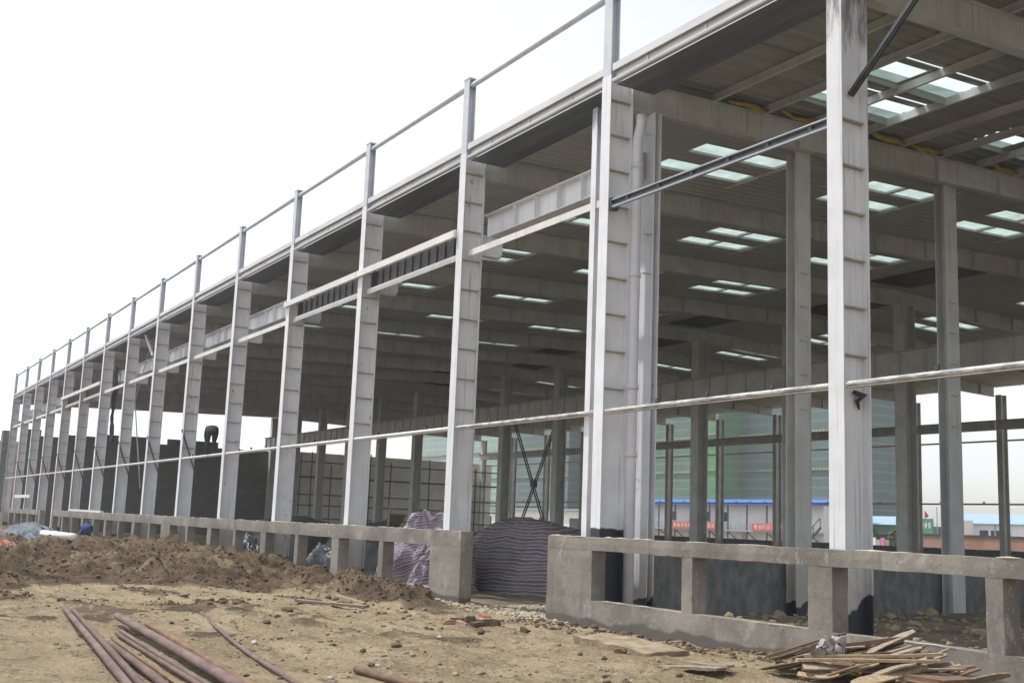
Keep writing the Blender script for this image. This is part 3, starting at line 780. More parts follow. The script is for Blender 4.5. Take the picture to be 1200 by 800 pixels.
# torn dark sheet hanging in the far bays
b = MB(); v = []; nn = 14
for i in range(nn + 1):
    z_ = 9.4 - i * .30; wd = (.55 - .03 * i) * (1 + .3 * math.sin(i * 1.9))
    for j in range(4): v.append((-59.9 + .5 * math.sin(i * .5) * .4 + (j / 3 - .5) * wd + i * .03, .75 + .12 * math.sin(i * .8 + j * 1.6), z_))
b.add(v, [(i * 4 + j, i * 4 + j + 1, i * 4 + j + 5, i * 4 + j + 4) for i in range(nn) for j in range(3)])
hs_ = b.build('hanging_sheet', M['dark_tarp'], None, v[0], True)
tag(hs_, 'torn dark sheet hanging from the beam between two far columns', 'sheet')

# ------------------------------------------------------------------ concrete walls
def roughbox(x0, x1, y0, y1, z0, z1, seg=.13, amp=.0035, seed=0, mb=None):
    b = mb or MB(); idx = {}
    nx, ny, nz = (max(1, round((c_ - a) / seg)) for a, c_ in ((x0, x1), (y0, y1), (z0, z1)))
    def vid(i, j, k):
        if (i, j, k) not in idx:
            p = np.array((x0 + (x1 - x0) * i / nx, y0 + (y1 - y0) * j / ny, z0 + (z1 - z0) * k / nz))
            q = p * 3.1
            d = np.array((fbm(q[1:2] + 5, q[2:3], 3, seed)[0], fbm(q[0:1], q[2:3] * 1.2, 3, seed + 3)[0], fbm(q[0:1], q[1:2] + 9, 3, seed + 6)[0])) * amp
            e = ((i in (0, nx)) + (j in (0, ny)) + (k in (0, nz)))
            if e >= 2:
                cc = np.array(((x0 + x1) / 2, (y0 + y1) / 2, (z0 + z1) / 2)); s_ = np.sign(cc - p)
                msk = np.array((i in (0, nx), j in (0, ny), k in (0, nz))).astype(float)
                d = d + s_ * msk * (0.002 + abs(vnoise(q[0:1] * 2.7 + q[1:2], q[2:3] * 2.7 + q[1:2], seed + 9)[0]) * .006)
            idx[(i, j, k)] = len(b.v); b.v.append(tuple(p + d))
        return idx[(i, j, k)]
    def face(A, B, fn, flip):
        for a in range(A):
            for c_ in range(B):
                q = (fn(a, c_), fn(a + 1, c_), fn(a + 1, c_ + 1), fn(a, c_ + 1))
                b.f.append(q[::-1] if flip else q); b.mi.append(0)
    face(nx, ny, lambda a, c_: vid(a, c_, 0), True); face(nx, ny, lambda a, c_: vid(a, c_, nz), False)
    face(nx, nz, lambda a, c_: vid(a, 0, c_), False); face(nx, nz, lambda a, c_: vid(a, ny, c_), True)
    face(ny, nz, lambda a, c_: vid(0, a, c_), True); face(ny, nz, lambda a, c_: vid(nx, a, c_), False)
    return b

W0, W1 = -.36, -.04
def dwarf_wall(at, label, xa, xb, pieces, sill, soffit, top, bottom=-.75):
    """pieces: (x0, x1, name) of the solid uprights from xa (far) to xb (near)."""
    wl_ = thing('dwarf_wall', at, label, 'wall')
    roughbox(xa, xb, W0, W1, soffit, top).build('top_beam', M['concrete'], wl_, (xa, W0, soffit))
    roughbox(xa, xb, W0, W1, bottom, sill).build('bottom_beam', M['concrete'], wl_, (xa, W0, bottom))
    for a, c_, nm in pieces:
        roughbox(a, c_, W0 + .003, W1 - .003, sill - .01, soffit + .01).build(nm, M['concrete'], wl_, (a, W0, sill))
    # squeezed-out mortar along the top arris
    b = MB(); x_ = xa
    while x_ < xb - .1:
        L = R.uniform(.15, .7)
        if R.random() < .55:
            p0 = (x_, W0 + R.uniform(.0, .06), top + .003); p1 = (min(x_ + L, xb - .05), W0 + R.uniform(0, .06), top + .005)
            mid_ = ((p0[0] + p1[0]) / 2, (p0[1] + p1[1]) / 2, top + R.uniform(.003, .008))
            b.tube([p0, mid_, p1], [.005, R.uniform(.009, .019), .005], 6)
        if R.random() < .5 and not any(a - L < x_ < c_ for a, c_, _ in pieces):
            b.tube([(x_, W0 - .005, sill + .004), (x_ + L * .5, W0 + .01, sill + .012), (x_ + L, W0, sill + .003)], [.004, .011, .004], 6)
        x_ += L
    b.build('mortar_crust', M['mortar_lip'], wl_, (xa, W0, top), True, kind='stuff')
    return wl_
near_p = [(-12.92, -11.42, 'pier'), (-8.87, -8.60, 'post'), (-6.08, -5.61, 'pier'), (-3.17, -2.92, 'post'), (-.2, .25, 'pier'), (2.8, 3.05, 'post'), (5.7, 6.2, 'pier')]
dwarf_wall((-6, -.2, -.4), 'openwork concrete dwarf wall beside the wood scraps, its end pier facing the tarp-covered heap', -12.92, 6.2, near_p, .22, 1.10, 1.34)
lp = [(-17.92, -16.44, 'pier')]
for i in range(1, 17):
    xc = -17.65 - 3.0 * i
    if i == 8: lp.append((-42.6, -41.2, 'pier'))
    elif i % 2 == 0: lp.append((xc - .25, xc + .25, 'pier'))
    else: lp.append((xc - .14, xc + .14, 'post'))
lp.append((-69.3, -68.9, 'post'))
dwarf_wall((-43, -.2, -.4), 'long openwork concrete dwarf wall with many square openings behind the soil heaps', -69.3, -16.44, lp, .04, .98, 1.33)
fp = [(-88.6, -88.2, 'post'), (-85.4, -85.0, 'post'), (-82.2, -81.9, 'post'), (-79.2, -78.9, 'post'), (-74.6, -73.9, 'pier')]
dwarf_wall((-81, -.2, -.4), 'short stretch of openwork dwarf wall at the far end past the gap', -88.6, -73.9, fp, .04, .98, 1.30)
b = roughbox(-12.62, -12.42, 1.2, 21.5, -.5, 1.02, .5, .02)
tag(b.build('cross_wall', M['concrete_grey'], None, (-12.5, 1.2, -.5)), 'low rough grey rendered wall standing across the hall behind the openings', 'wall')
b = roughbox(-95, 6, 44.95, 45.2, -.6, 1.15, 1.5, .02)
tag(b.build('low_back_wall', M['concrete_grey'], None, (-40, 45, -.5)), 'low grey wall along the far open side of the hall', 'wall')

b = MB()
def jag(y0, y1, xa, xb, ztop, step, amp):
    yy = y0
    while yy < y1 - 1e-3:
        y2 = min(yy + step, y1); b.box(xa, xb, yy, y2, -.6, ztop + round(R.uniform(-amp, amp) / .25) * .25); yy = y2
b = MB(); jag(1.0, 23.4, -96.6, -96.3, 7.6, 1.5, .3)
tag(b.build('dark_end_wall', M['block_dark'], None, (-96.4, 1, -.6)), 'tall dark block wall with a ragged top closing the far end of the hall', 'wall')
b = MB(); b.box(-96.6, -96.3, 23.42, 45.9, -.6, 7.52); b.box(-96.29, -96.1, 45.2, 45.9, -.6, 7.5)
tag(b.build('pale_end_wall', M['block_light'], None, (-96.4, 24, -.6)), 'tall pale block wall behind the pole scaffold at the far end', 'wall')
b = MB(); b.box(-97.2, -96.0, -.45, .2, -.6, 7.6)
tag(b.build('end_pillar', M['concrete_grey'], None, (-96.8, -.5, -.6)), 'plain grey pillar standing at the outer corner of the far end', 'pillar')
b = MB(); b.box(-96, -89.5, -1.6, -.6, -.6, .95)
tag(b.build('concrete_block', M['mortar_lip'], None, (-92, -1, -.6)), 'low pale concrete block at the foot of the far corner pillar', 'block')
sc = thing('scaffold', (-95.6, 34, -.4), 'dark pole scaffold standing against the pale end wall', 'scaffold')
yy = 24.3
while yy < 47.2:
    for o_ in ((0,) if R.random() < .5 else (0, .8)):
        MB().tube([(-95.5, yy + o_, -.4), (-95.5, yy + o_ + R.uniform(-.1, .1), 7.0 + R.uniform(-.6, .9))], .06, 6).build('pole', M['dark_steel'], sc, (-95.5, yy, 3))
    yy += R.uniform(1.7, 2.7)
for z_ in (1.4, 2.6, 3.6, 5.2, 6.6):
    MB().tube([(-95.4, 24.0, z_), (-95.4, 47.6, z_ + .05)], .06 if z_ != 5.2 else .09, 6).build('ledger', M['dark_steel'], sc, (-95.4, 30, z_))

# ------------------------------------------------------------------ draped heaps
def drape(name, cx, cy, rx, ry, h, mat, label, cat, seed, p=3.0, n=70, wr=.06, group=None, zb=None, lean=0.0, e1=3.4, e2=.62):
    us = np.linspace(-1, 1, n); U, V = np.meshgrid(us, us)
    r = (np.abs(U) ** p + np.abs(V) ** p) ** (1 / p)
    prof = np.clip(1 - r ** e1, 0, 1) ** e2
    X = cx + rx * U + lean * prof; Y = cy + ry * V
    zg = (gz(cx, cy) if zb is None else zb) - .04
    wk = fbm(U * 3.3, V * 3.3, 4, seed)
    Z = zg + h * prof * (1 + wr * 2.0 * fbm(U * 1.4, V * 1.4, 2, seed + 3)) + wr * wk * np.clip(1.2 - np.abs(r - .5), 0, 1) * (prof > 0.02)
    X = X + wr * .7 * fbm(V * 5, Z * 2.0, 3, seed + 5); Y = Y + wr * 1.2 * fbm(U * 7, Z * 1.2, 3, seed + 7)
    k = np.stack([X, Y, Z], -1).reshape(-1, 3)
    ii = np.arange(n * n).reshape(n, n)
    f = np.stack([ii[:-1, :-1], ii[:-1, 1:], ii[1:, 1:], ii[1:, :-1]], -1).reshape(-1, 4)
    b = MB(); b.add(k.tolist(), f.tolist())
    o = b.build(name, mat, None, (cx, cy, zg), True)
    return tag(o, label, cat, group)
drape('covered_heap', -22.7, 6.5, 5.2, 2.6, 2.12, M['striped'], 'broad heap under dark red and grey striped sheeting inside the gap', 'covered heap', 3, 2.1, wr=.10, e1=2.5, e2=.66, n=110)
drape('covered_heap', -23.9, 2.55, 1.75, 1.15, 1.95, M['striped_sunlit'], 'brightly striped sheet draped over a heap behind the last wall opening before the gap', 'covered heap', 13, 2.6, lean=.35, wr=.15, n=110)
drape('covered_heap', -42.5, 5.2, 4.6, 2.6, 1.75, M['dark_tarp'], 'low black-sheeted heap between the fifth and seventh columns', 'covered heap', 23, 2.4)
drape('covered_heap', -33.2, 5.6, 3.4, 2.2, 1.75, M['dark_tarp'], 'black-sheeted heap with rounded top just behind the fourth column', 'covered heap', 33, 2.4)
drape('covered_heap', -30.5, 9.2, 2.6, 2.0, 1.7, M['dark_tarp'], 'black-sheeted heap next to the brightly striped one', 'covered heap', 43, 2.4)
drape('covered_heap', -18.5, 9.5, 5.0, 2.2, 1.55, M['dark_tarp'], 'long dark heap beyond the grey striped one', 'covered heap', 53, 2.4)
drape('plastic_sheet', -29.2, 1.9, 1.5, .7, .95, M['plastic'], 'crumpled dusty plastic sheet behind the openings past the striped one', 'plastic sheet', 63, 2.2, wr=.16)
drape('plastic_sheet', -38.8, 1.8, 1.7, .7, 1.0, M['plastic'], 'crumpled plastic sheet behind the openings near the wide pier', 'plastic sheet', 73, 2.2, wr=.16)
drape('tarp_bundle', -49.0, -4.3, 6.0, 1.0, .75, M['blue_tarp'], 'heap of blue-grey tarpaulin on the soil beside the white pipe', 'tarpaulin', 83, 2.2, wr=.13)
b = MB(); z_ = gz(-43, -4.7)
o = MB().tube([(-46.0, -4.55, .42), (-38.5, -4.45, .46)], .14, 12).build('white_pipe', M['white'], None, (-44, -4.7, .3), True)
tag(o, 'white plastic pipe lying on the soil by the blue-grey tarpaulin', 'pipe')
drape('orange_sack', -29.8, -7.95, .9, .5, .30, M['orange'], 'orange sack lying on the dark soil', 'sack', 93, 2.2)
drape('paper_scrap', -23.7, -.75, .16, .12, .16, M['white'], 'small white scrap caught at the foot of the long wall', 'scrap', 97, 2.2, n=14, wr=.03)

def plank(name, p, q, wd, th, mat, label, cat, group=None, warp=.02, taper=1.0):
    p, q = Vector(p), Vector(q); b = MB(); n_ = 8; a = (q - p).normalized()
    sd = a.cross(Vector((0, 0, 1))).normalized(); uu = sd.cross(a)
    ph = R.uniform(0, 6); vs = []
    tilt = R.uniform(-.5, .5) if warp > .015 else 0
    s2 = sd * math.cos(tilt) + uu * math.sin(tilt); u3 = uu * math.cos(tilt) - sd * math.sin(tilt)
    for i in range(n_ + 1):
        t_ = i / n_; c_ = p.lerp(q, t_) + uu * math.sin(t_ * 3.1 + ph) * warp
        w_ = wd * (1 + (taper - 1) * t_) * (R.uniform(.55, 1) if i in (0, n_) and warp > .015 else 1)
        for sx, sz in ((-.5, -.5), (.5, -.5), (.5, .5), (-.5, .5)): vs.append(c_ + s2 * sx * w_ + u3 * sz * th)
    fs = [(3, 2, 1, 0), tuple(n_ * 4 + k for k in range(4))]
    for i in range(n_):
        for k in range(4): fs.append((i * 4 + k, i * 4 + (k + 1) % 4, i * 4 + 4 + (k + 1) % 4, i * 4 + 4 + k))
    b.add(vs, fs); o = b.build(name, mat, None, p)
    if label: tag(o, label, cat, group)
    return o

def lie(x, y, dz): return (x, y, gz(x, y) + dz)
plank('plywood_board', (-25.6, 3.6, -.2), (-25.2, 3.9, 1.95), .85, .03, M['wood_pale'], 'pale board leaning against the brightly striped heap', 'board', warp=.005)
plank('plywood_board', (-36.2, 6.4, .2), (-34.9, 6.8, 1.75), .9, .03, M['plywood'], 'brown board propped up among the black-sheeted heaps', 'board', warp=.005)
plank('wooden_stake', (-31.9, 4.9, -.3), (-31.8, 5.0, 2.1), .07, .07, M['wood_pale'], 'thin upright wooden stake behind the dwarf wall', 'stake', warp=.005)
plank('steel_bar', (-63.8, -.28, 1.40), (-55.2, -.25, 1.38), .14, .1, M['white'], 'white painted bar lying along the top of the long dwarf wall', 'bar', warp=.0)
plank('steel_bar', (-88.0, -.1, 2.22), (-80.6, -.1, 2.22), .1, .22, M['white'], 'white bar fixed across the last columns above the short wall', 'bar', warp=.0)
plank('timber_plank', lie(-16.3, -4.1, .07), lie(-15.35, -3.02, .07), .2, .05, M['wood_grey'], 'thick plank lying at the foot of the soil ridge', 'plank', warp=.006)
plank('timber_plank', lie(-17.0, -2.95, .12), lie(-15.8, -2.85, .10), .09, .04, M['wood_pale'], 'thin pale batten resting above the thick plank', 'plank', warp=.006)
b = roughbox(-8.4, -6.6, -2.75, -2.05, -.2, -.06, .11, .02)
o = b.build('concrete_slab', M['clod_tan'], None, (-7.8, -2.4, -.2)); tag(o, 'flat dusty concrete slab lying before the openwork wall', 'slab')
o.rotation_euler = (0.05, 0.03, 0.0)
# broken bricks by the gap
for i in range(13):
    x_, y_ = -11.8 + R.gauss(0, .5), -2.5 + R.gauss(0, .25); L = R.uniform(.09, .2)
    b = roughbox(x_ - L, x_ + L, y_ - .07, y_ + .07, gz(x_, y_) - .02, gz(x_, y_) + R.uniform(.05, .12), .06, .03, i)
    o = b.build('broken_brick', M['clod_brown'] if i % 3 else M['brick'], None, (x_, y_, gz(x_, y_))); o.rotation_euler = (R.uniform(-.2, .2), R.uniform(-.2, .2), R.uniform(0, 3))
    tag(o, 'broken brown brick in the small scatter before the gap', 'brick', 'broken bricks before the gap')
drape('red_rag', -13.9, -1.15, .2, .12, .07, M['faded_red'], 'small reddish rag on the ground in the gap', 'rag', 99, 2.2, n=20, wr=.03)

# ------------------------------------------------------------------ rusty pipes on the sand
def pipe(p, q, r, mat, label, lift=0.0, name='rusty_pipe', sag=0.0):
    r *= .68
    za, zc = gz(*p) + r + lift, gz(*q) + r + lift
    zm = max(za, zc)
    raw = []
    for i in range(13):
        t_ = i / 12; x_ = p[0] + (q[0] - p[0]) * t_; y_ = p[1] + (q[1] - p[1]) * t_ + sag * math.sin(math.pi * t_)
        raw.append(gz(x_, y_) + r * .7 + lift - (za + (zc - za) * t_))
    d = max(0, sorted(raw)[-3]) if not sag else 0
    if sag:
        sm = [max(0, sum(raw[max(0, i - 2):i + 3]) / len(raw[max(0, i - 2):i + 3])) + .01 for i in range(13)]
    else: sm = [d] * 13
    pts = []
    for i in range(13):
        t_ = i / 12; x_ = p[0] + (q[0] - p[0]) * t_; y_ = p[1] + (q[1] - p[1]) * t_ + sag * math.sin(math.pi * t_)
        pts.append((x_, y_, za + (zc - za) * t_ + sm[i] + .003 * math.sin(t_ * 9 + r * 90)))
    b = MB(); b.tube(pts, r, 16, cap=False)
    # open ends: an inner wall
    b.tube(pts[:2], r * .8, 16, cap=False); b.tube(pts[-2:], r * .8, 16, cap=False)
    return tag(b.build(name, mat, None, pts[0], True), label, 'pipe', 'rusty pipes lying on the sand')
def ext(p, q, e):   # carry on past q
    return (q[0] + (q[0] - p[0]) * e, q[1] + (q[1] - p[1]) * e)
for p, q, r, mt, lb, lf in (
    ((-14.49, -8.81), (-5.17, -9.85), .062, 'rusty_purple', 'purplish rusty pipe on the outer edge of the bundle, doubled by a browner one', .0),
    ((-14.25, -8.72), (-5.07, -9.74), .058, 'rusty', 'brownish rusty pipe lying close along the outermost purplish one', .0),
    ((-12.46, -8.40), (-4.34, -9.07), .080, 'rusty_purple', 'thickest rusty pipe, topmost in the bundle', .05),
    ((-12.03, -8.04), (-4.57, -8.86), .068, 'rusty_orange', 'orange-rusted thick pipe beside the thickest one, away from the bundle', .0),
    ((-10.85, -8.69), (-4.76, -9.22), .040, 'rusty_purple', 'slim purplish pipe next to the thickest one', .02),
    ((-10.50, -8.82), (-4.90, -9.27), .038, 'rusty', 'slim brown pipe in the middle of the bundle', .015),
    ((-9.87, -9.01), (-4.94, -9.43), .028, 'rusty_orange', 'thinnest rod-like pipe in the middle of the bundle', .01),
    ((-9.20, -9.18), (-4.89, -9.57), .062, 'rusty', 'short tan-rusted pipe inside the bundle, starting nearer than the others', .0),
    ((-12.1, -8.30), (-4.3, -8.97), .05, 'rusty_orange', 'orange pipe half hidden under the thickest one', .0)):
    pipe(p, ext(p, q, .4), r, M[mt], lb, lf)
pipe((-14.31, -6.58), ext((-14.31, -6.58), (-4.64, -8.3), .4), .040, M['rusty_purple'], 'long thin rusty pipe lying alone away from the bundle', sag=-.10)
pipe((-5.58, -7.41), (-2.6, -7.2), .062, M['wood_brown'], 'dark brown pipe lying alone by the lower edge of the sand', .0)

# ------------------------------------------------------------------ wood scrap heap by the openwork wall
PX, PY = -3.75, -1.75
def heap_z(x_, y_): return gz(x_, y_) + .36 * math.exp(-((x_ - PX) / 1.15) ** 2 - ((y_ - PY) / .75) ** 2)
GL = 'splintered grey board lying crosswise in the wood scrap heap'
for i in range(95):
    x_ = PX + R.gauss(0, .40); y_ = PY + R.gauss(0, .34); L = R.uniform(.3, 1.0); an = R.gauss(0.85, .25)
    z_ = heap_z(x_, y_) * R.uniform(.35, 1.0)
    z_ = max(gz(x_, y_) + .03, z_)
    dx, dy = math.cos(an) * L / 2, math.sin(an) * L / 2; rise = R.gauss(.11, .05) * L
    plank('scrap_board', (x_ - dx, y_ - dy, max(gz(x_, y_) + .02, z_ - rise)), (x_ + dx, y_ + dy, z_ + rise * 1.2), R.uniform(.07, .22), R.uniform(.010, .022),
          M[R.choice(['wood_pale', 'wood_pale', 'wood_grey', 'wood_grey', 'wood_brown'])], 'splintered board among the others in the wood scrap heap', 'board', 'splintered boards in the scrap heap', .03, R.uniform(.4, 1))
plank('scrap_board', (-4.85, -2.35, .0), (-4.2, -1.7, .34), .26, .02, M['wood_grey'], 'wide pale board sloping up on one side of the scrap heap', 'board', None, .03, .8)
plank('scrap_board', (-5.0, -2.1, .02), (-4.3, -1.5, .34), .10, .03, M['wood_brown'], 'reddish batten sloping beside the wide pale board', 'board', None, .01)
plank('scrap_board', (-4.5, -2.1, .15), (-3.5, -1.4, .36), .08, .05, M['wood_brown'], 'dark brown batten sticking up from the top of the scrap heap', 'board', None, .01)
plank('scrap_board', (-4.1, -2.4, .12), (-2.8, -1.6, .28), .10, .03, M['wood_pale'], 'long pale batten sticking out of the heap over the crate', 'board', None, .015)
plank('scrap_board', (-4.0, -2.6, .08), (-2.75, -1.7, .22), .09, .03, M['wood_pale'], 'long pale batten below the one over the crate', 'board', None, .015)
plank('scrap_board', (-5.6, -3.35, gz(-5.6, -3.35) + .05), (-4.75, -3.1, gz(-4.75, -3.1) + .09), .22, .03, M['wood_grey'], 'flat weathered board on the ground before the scrap heap', 'board', None, .01)
plank('scrap_board', (-5.5, -3.0, gz(-5.5, -3) + .04), (-4.7, -3.0, gz(-4.7, -3) + .10), .12, .03, M['wood_grey'], 'narrow weathered board beside the flat one before the scrap heap', 'board', None, .01)
drape('rag', -3.95, -2.1, .10, .2, .30, M['rag'], 'crumpled grey rag hanging over the wood scraps', 'rag', 111, 2.2, n=34, wr=.09, zb=.05)
cr = thing('wooden_crate', (-2.75, -1.75, gz(-2.75, -1.75)), 'small open wooden crate at the edge of the scrap heap', 'crate')
zc = gz(-2.75, -1.75)
for nm, bx in (('side_board', (-3.0, -2.93, -2.05, -1.5, zc, zc + .2)), ('side_board', (-2.57, -2.5, -2.05, -1.5, zc, zc + .2)), ('rail', (-2.93, -2.57, -2.05, -1.98, zc + .15, zc + .2)), ('rail', (-2.93, -2.57, -2.05, -1.98, zc, zc + .045)), ('back_board', (-2.93, -2.57, -1.54, -1.5, zc, zc + .2)), ('lid', (-3.02, -2.42, -2.06, -1.49, zc + .202, zc + .22))):
    MB().box(*bx).build(nm, M['wood_pale'] if nm != 'lid' else M['wood_brown'], cr, bx[::2])
# grass tufts
for i, (x_, y_, s_) in enumerate(((-9.0, -1.9, .09), (-13.5, -8.35, .10), (-11.9, -2.1, .06))):
    b = MB()
    for j in range(60):
        a = R.uniform(0, 6.28); d = R.uniform(0, s_ * 2.2); bx, by = x_ + math.cos(a) * d, y_ + math.sin(a) * d; z_ = gz(bx, by) - .01
        h_ = R.uniform(.4, 1) * s_; tx, ty = R.gauss(0, .4) * h_, R.gauss(0, .4) * h_
        b.add([(bx - .006, by, z_), (bx + .006, by, z_), (bx + tx, by + ty, z_ + h_)], [(0, 1, 2)])
    tag(b.build('grass_tuft', M['grass'], None, (x_, y_, gz(x_, y_))), ('small grass tuft before the end of the openwork wall', 'grass tuft by the outer end of the pipes', 'tiny grass tuft at the gap by the end pier')[i], 'grass')

# ------------------------------------------------------------------ people
def body(name, joints, edges, mat, label, loc, rz, sub=2):
    root = thing(name, loc, label, 'person')
    me = bpy.data.meshes.new('body'); names = list(joints)
    me.from_pydata([joints[j][0] for j in names], [(names.index(a), names.index(b_)) for a, b_ in edges], [])
    o = bpy.data.objects.new('body', me); C.objects.link(o); o.parent = root
    md = o.modifiers.new('skin', 'SKIN')
    for i, j in enumerate(names):
        r_ = joints[j][1]; rr = r_ if isinstance(r_, tuple) else (r_, r_)
        me.skin_vertices[0].data[i].radius = rr
        me.skin_vertices[0].data[i].use_root = (j == 'pelvis')
    md.use_smooth_shade = True
    o.modifiers.new('sub', 'SUBSURF').levels = sub; o.modifiers['sub'].render_levels = sub
    me.materials.append(mat)
    root.rotation_euler = (0, 0, rz)
    return root, o

def blob(parent, name, c_, r_, mat, sc_=(1, 1, 1), seg=14):
    b = MB(); v = []; f = []
    for i in range(seg + 1):
        th = math.pi * i / seg
        for j in range(seg): v.append((c_[0] + r_ * sc_[0] * math.sin(th) * math.cos(2 * math.pi * j / seg), c_[1] + r_ * sc_[1] * math.sin(th) * math.sin(2 * math.pi * j / seg), c_[2] + r_ * sc_[2] * math.cos(th)))
    for i in range(seg):
        for j in range(seg): f.append((i * seg + j, (i + 1) * seg + j, (i + 1) * seg + (j + 1) % seg, i * seg + (j + 1) % seg))
    b.add(v, f); o = b.build(name, mat, None, (0, 0, 0), True); o.parent = parent; o.location = (0, 0, 0); return o

# man on the girt: legs straight, trunk folded far forward (facing local +Y), arms down
J = {'pelvis': ((0, 0, .95), (.17, .16)), 'waist': ((0, .16, 1.06), (.16, .15)), 'chest': ((0, .40, 1.05), (.19, .15)), 'neck': ((0, .56, .98), .065), 'head': ((0, .64, .92), (.085, .10)), 'crown': ((0, .70, .85), .085),
     'hipL': ((-.10, 0, .88), .12), 'kneeL': ((-.12, .04, .48), .085), 'ankL': ((-.14, -.02, .09), .06), 'toeL': ((-.15, .16, .04), .045),
     'hipR': ((.10, 0, .88), .12), 'kneeR': ((.12, .04, .48), .085), 'ankR': ((.14, -.02, .09), .06), 'toeR': ((.15, .16, .04), .045),
     'shL': ((-.2, .44, 1.0), .085), 'elL': ((-.23, .46, .72), .058), 'wrL': ((-.19, .50, .50), .042), 'haL': ((-.17, .52, .42), (.035, .05)),
     'shR': ((.2, .44, 1.0), .085), 'elR': ((.2, .50, .72), .058), 'wrR': ((.14, .56, .52), .042), 'haR': ((.12, .58, .44), (.035, .05))}
E_ = [('pelvis', 'waist'), ('waist', 'chest'), ('chest', 'neck'), ('neck', 'head'), ('head', 'crown'), ('pelvis', 'hipL'), ('hipL', 'kneeL'), ('kneeL', 'ankL'), ('ankL', 'toeL'), ('pelvis', 'hipR'), ('hipR', 'kneeR'), ('kneeR', 'ankR'), ('ankR', 'toeR'),
      ('chest', 'shL'), ('shL', 'elL'), ('elL', 'wrL'), ('wrL', 'haL'), ('chest', 'shR'), ('shR', 'elR'), ('elR', 'wrR'), ('wrR', 'haR')]
p1, _ = body('person', J, E_, M['cloth_dark'], 'worker in dark clothes bending over while standing on the girt between two columns', (-37.9, .10, 3.74), math.radians(74))
blob(p1, 'hair', (0, .70, .87), .105, M['hair'], (1, .9, 1))
# man crouching at the wall: blue jacket, bent forward facing local +Y
J2 = {'pelvis': ((0, 0, .36), (.19, .17)), 'waist': ((0, .12, .54), (.19, .16)), 'chest': ((0, .34, .68), (.23, .18)), 'neck': ((0, .54, .70), .065), 'head': ((0, .64, .72), (.09, .10)), 'crown': ((0, .72, .75), .085),
      'hipL': ((-.12, .02, .33), .12), 'kneeL': ((-.22, .42, .44), .09), 'ankL': ((-.19, .14, .08), .055), 'toeL': ((-.2, .33, .04), .045),
      'hipR': ((.12, .02, .33), .12), 'kneeR': ((.22, .42, .44), .09), 'ankR': ((.19, .14, .08), .055), 'toeR': ((.2, .33, .04), .045),
      'shL': ((-.23, .42, .64), .08), 'elL': ((-.26, .66, .42), .06), 'wrL': ((-.18, .88, .32), .04), 'haL': ((-.16, .97, .29), (.035, .05)),
      'shR': ((.23, .42, .64), .08), 'elR': ((.26, .66, .42), .06), 'wrR': ((.18, .88, .32), .04), 'haR': ((.16, .97, .29), (.035, .05))}
gp = gz(-51.5, -1.6)
p2, _ = body('person', J2, E_, M['jacket_blue'], 'worker in a blue jacket crouching on the soil before the long dwarf wall', (-51.3, -1.7, gp), math.radians(75))
blob(p2, 'hair', (0, .70, .78), .105, M['hair'], (1, 1, .8)); blob(p2, 'face', (0, .745, .72), .085, M['skin'], (.9, .8, 1.1))

# ------------------------------------------------------------------ beyond the hall
def lettering(parent, xa, xb, y_, za, zb, n_, mat, name='lettering'):
    b = MB(); wd = (xb - xa) / n_
    for i in range(n_):
        x_ = xa + wd * i + wd * .12; ww = wd * .76; h_ = zb - za; tk = h_ * .09
        for j in range(4):
            z_ = za + h_ * (.02 + .29 * j); b.box(x_ + ww * R.uniform(0, .2), x_ + ww * R.uniform(.8, 1), y_ - .03, y_ - .01, z_, z_ + tk)
        for j in range(3):
            q = x_ + ww * R.uniform(.0, .9); b.box(q, q + tk, y_ - .034, y_ - .012, za + h_ * R.uniform(0, .3), za + h_ * R.uniform(.7, 1))
    return b.build(name, mat, parent, (xa, y_, za))

def tower(x0, x1, y0, h_, mat, label, steps=()):
    t_ = thing('netted_tower', ((x0 + x1) / 2, y0 + 9, -.4), label, 'tower block', 'tower blocks wrapped in netting beyond the hall')
    MB().box(x0, x1, y0, y0 + 18, -.4, h_).build('netting', mat, t_, (x0, y0, -.4))
    z_ = 6.5
    while z_ < h_ - 2:
        b = MB().box(x0 + .4, x1 - .4, y0 - .35, y0 - .003, z_, z_ + .32)
        b.build('scaffold_deck', M['bamboo'], t_, (x0, y0, z_)); z_ += 7.0
    return t_
tower(-304, -255, 140, 46, M['net_hazy'], 'haze-paled netted tower block furthest along behind the pale end wall')
tower(-254.5, -224, 140.3, 42, M['net_blue'], 'blue-grey netted tower block seen through the cross brace')
tower(-218.5, -175.5, 140, 42, M['net_green'], 'green netted tower block rising behind the banner-hung site cabin')
tower(-170.6, -165, 136, 42, M['net_bright'], 'narrow tower front under vivid bright green netting')
tower(-175.2, -141, 142, 42, M['net_blue'], 'dull blue-green netted tower block standing next to the vivid green one')

cb = thing('site_cabin', (-116, 92, -.3), 'long white two-storey site cabin with blue roof and red banners', 'cabin')
MB().box(-141, -93, 90, 96, -.4, 5.2).build('wall', M['cabin_white'], cb, (-141, 90, -.4))
MB().add([(-141.8, 88.2, 5.35), (-92.4, 88.2, 5.35), (-92.4, 93, 6.1), (-141.8, 93, 6.1), (-141.8, 97.5, 5.35), (-92.4, 97.5, 5.35), (-141.8, 88.2, 5.2), (-92.4, 88.2, 5.2)], [(0, 1, 2, 3), (3, 2, 5, 4), (6, 7, 1, 0)]).build('roof', M['roof_blue'], cb, (-141, 89, 5.3))
MB().box(-141, -93, 88.4, 89.99, 1.85, 2.0).build('balcony', M['galv'], cb, (-141, 88.4, 2.4))
b = MB()
for z_ in (2.4, 2.9): b.box(-141, -93, 88.42, 88.48, z_, z_ + .06)
x_ = -141
while x_ < -93: b.box(x_, x_ + .06, 88.42, 88.48, 2.0, 2.95); x_ += .9
b.build('railing', M['galv'], cb, (-141, 88.4, 2.6))
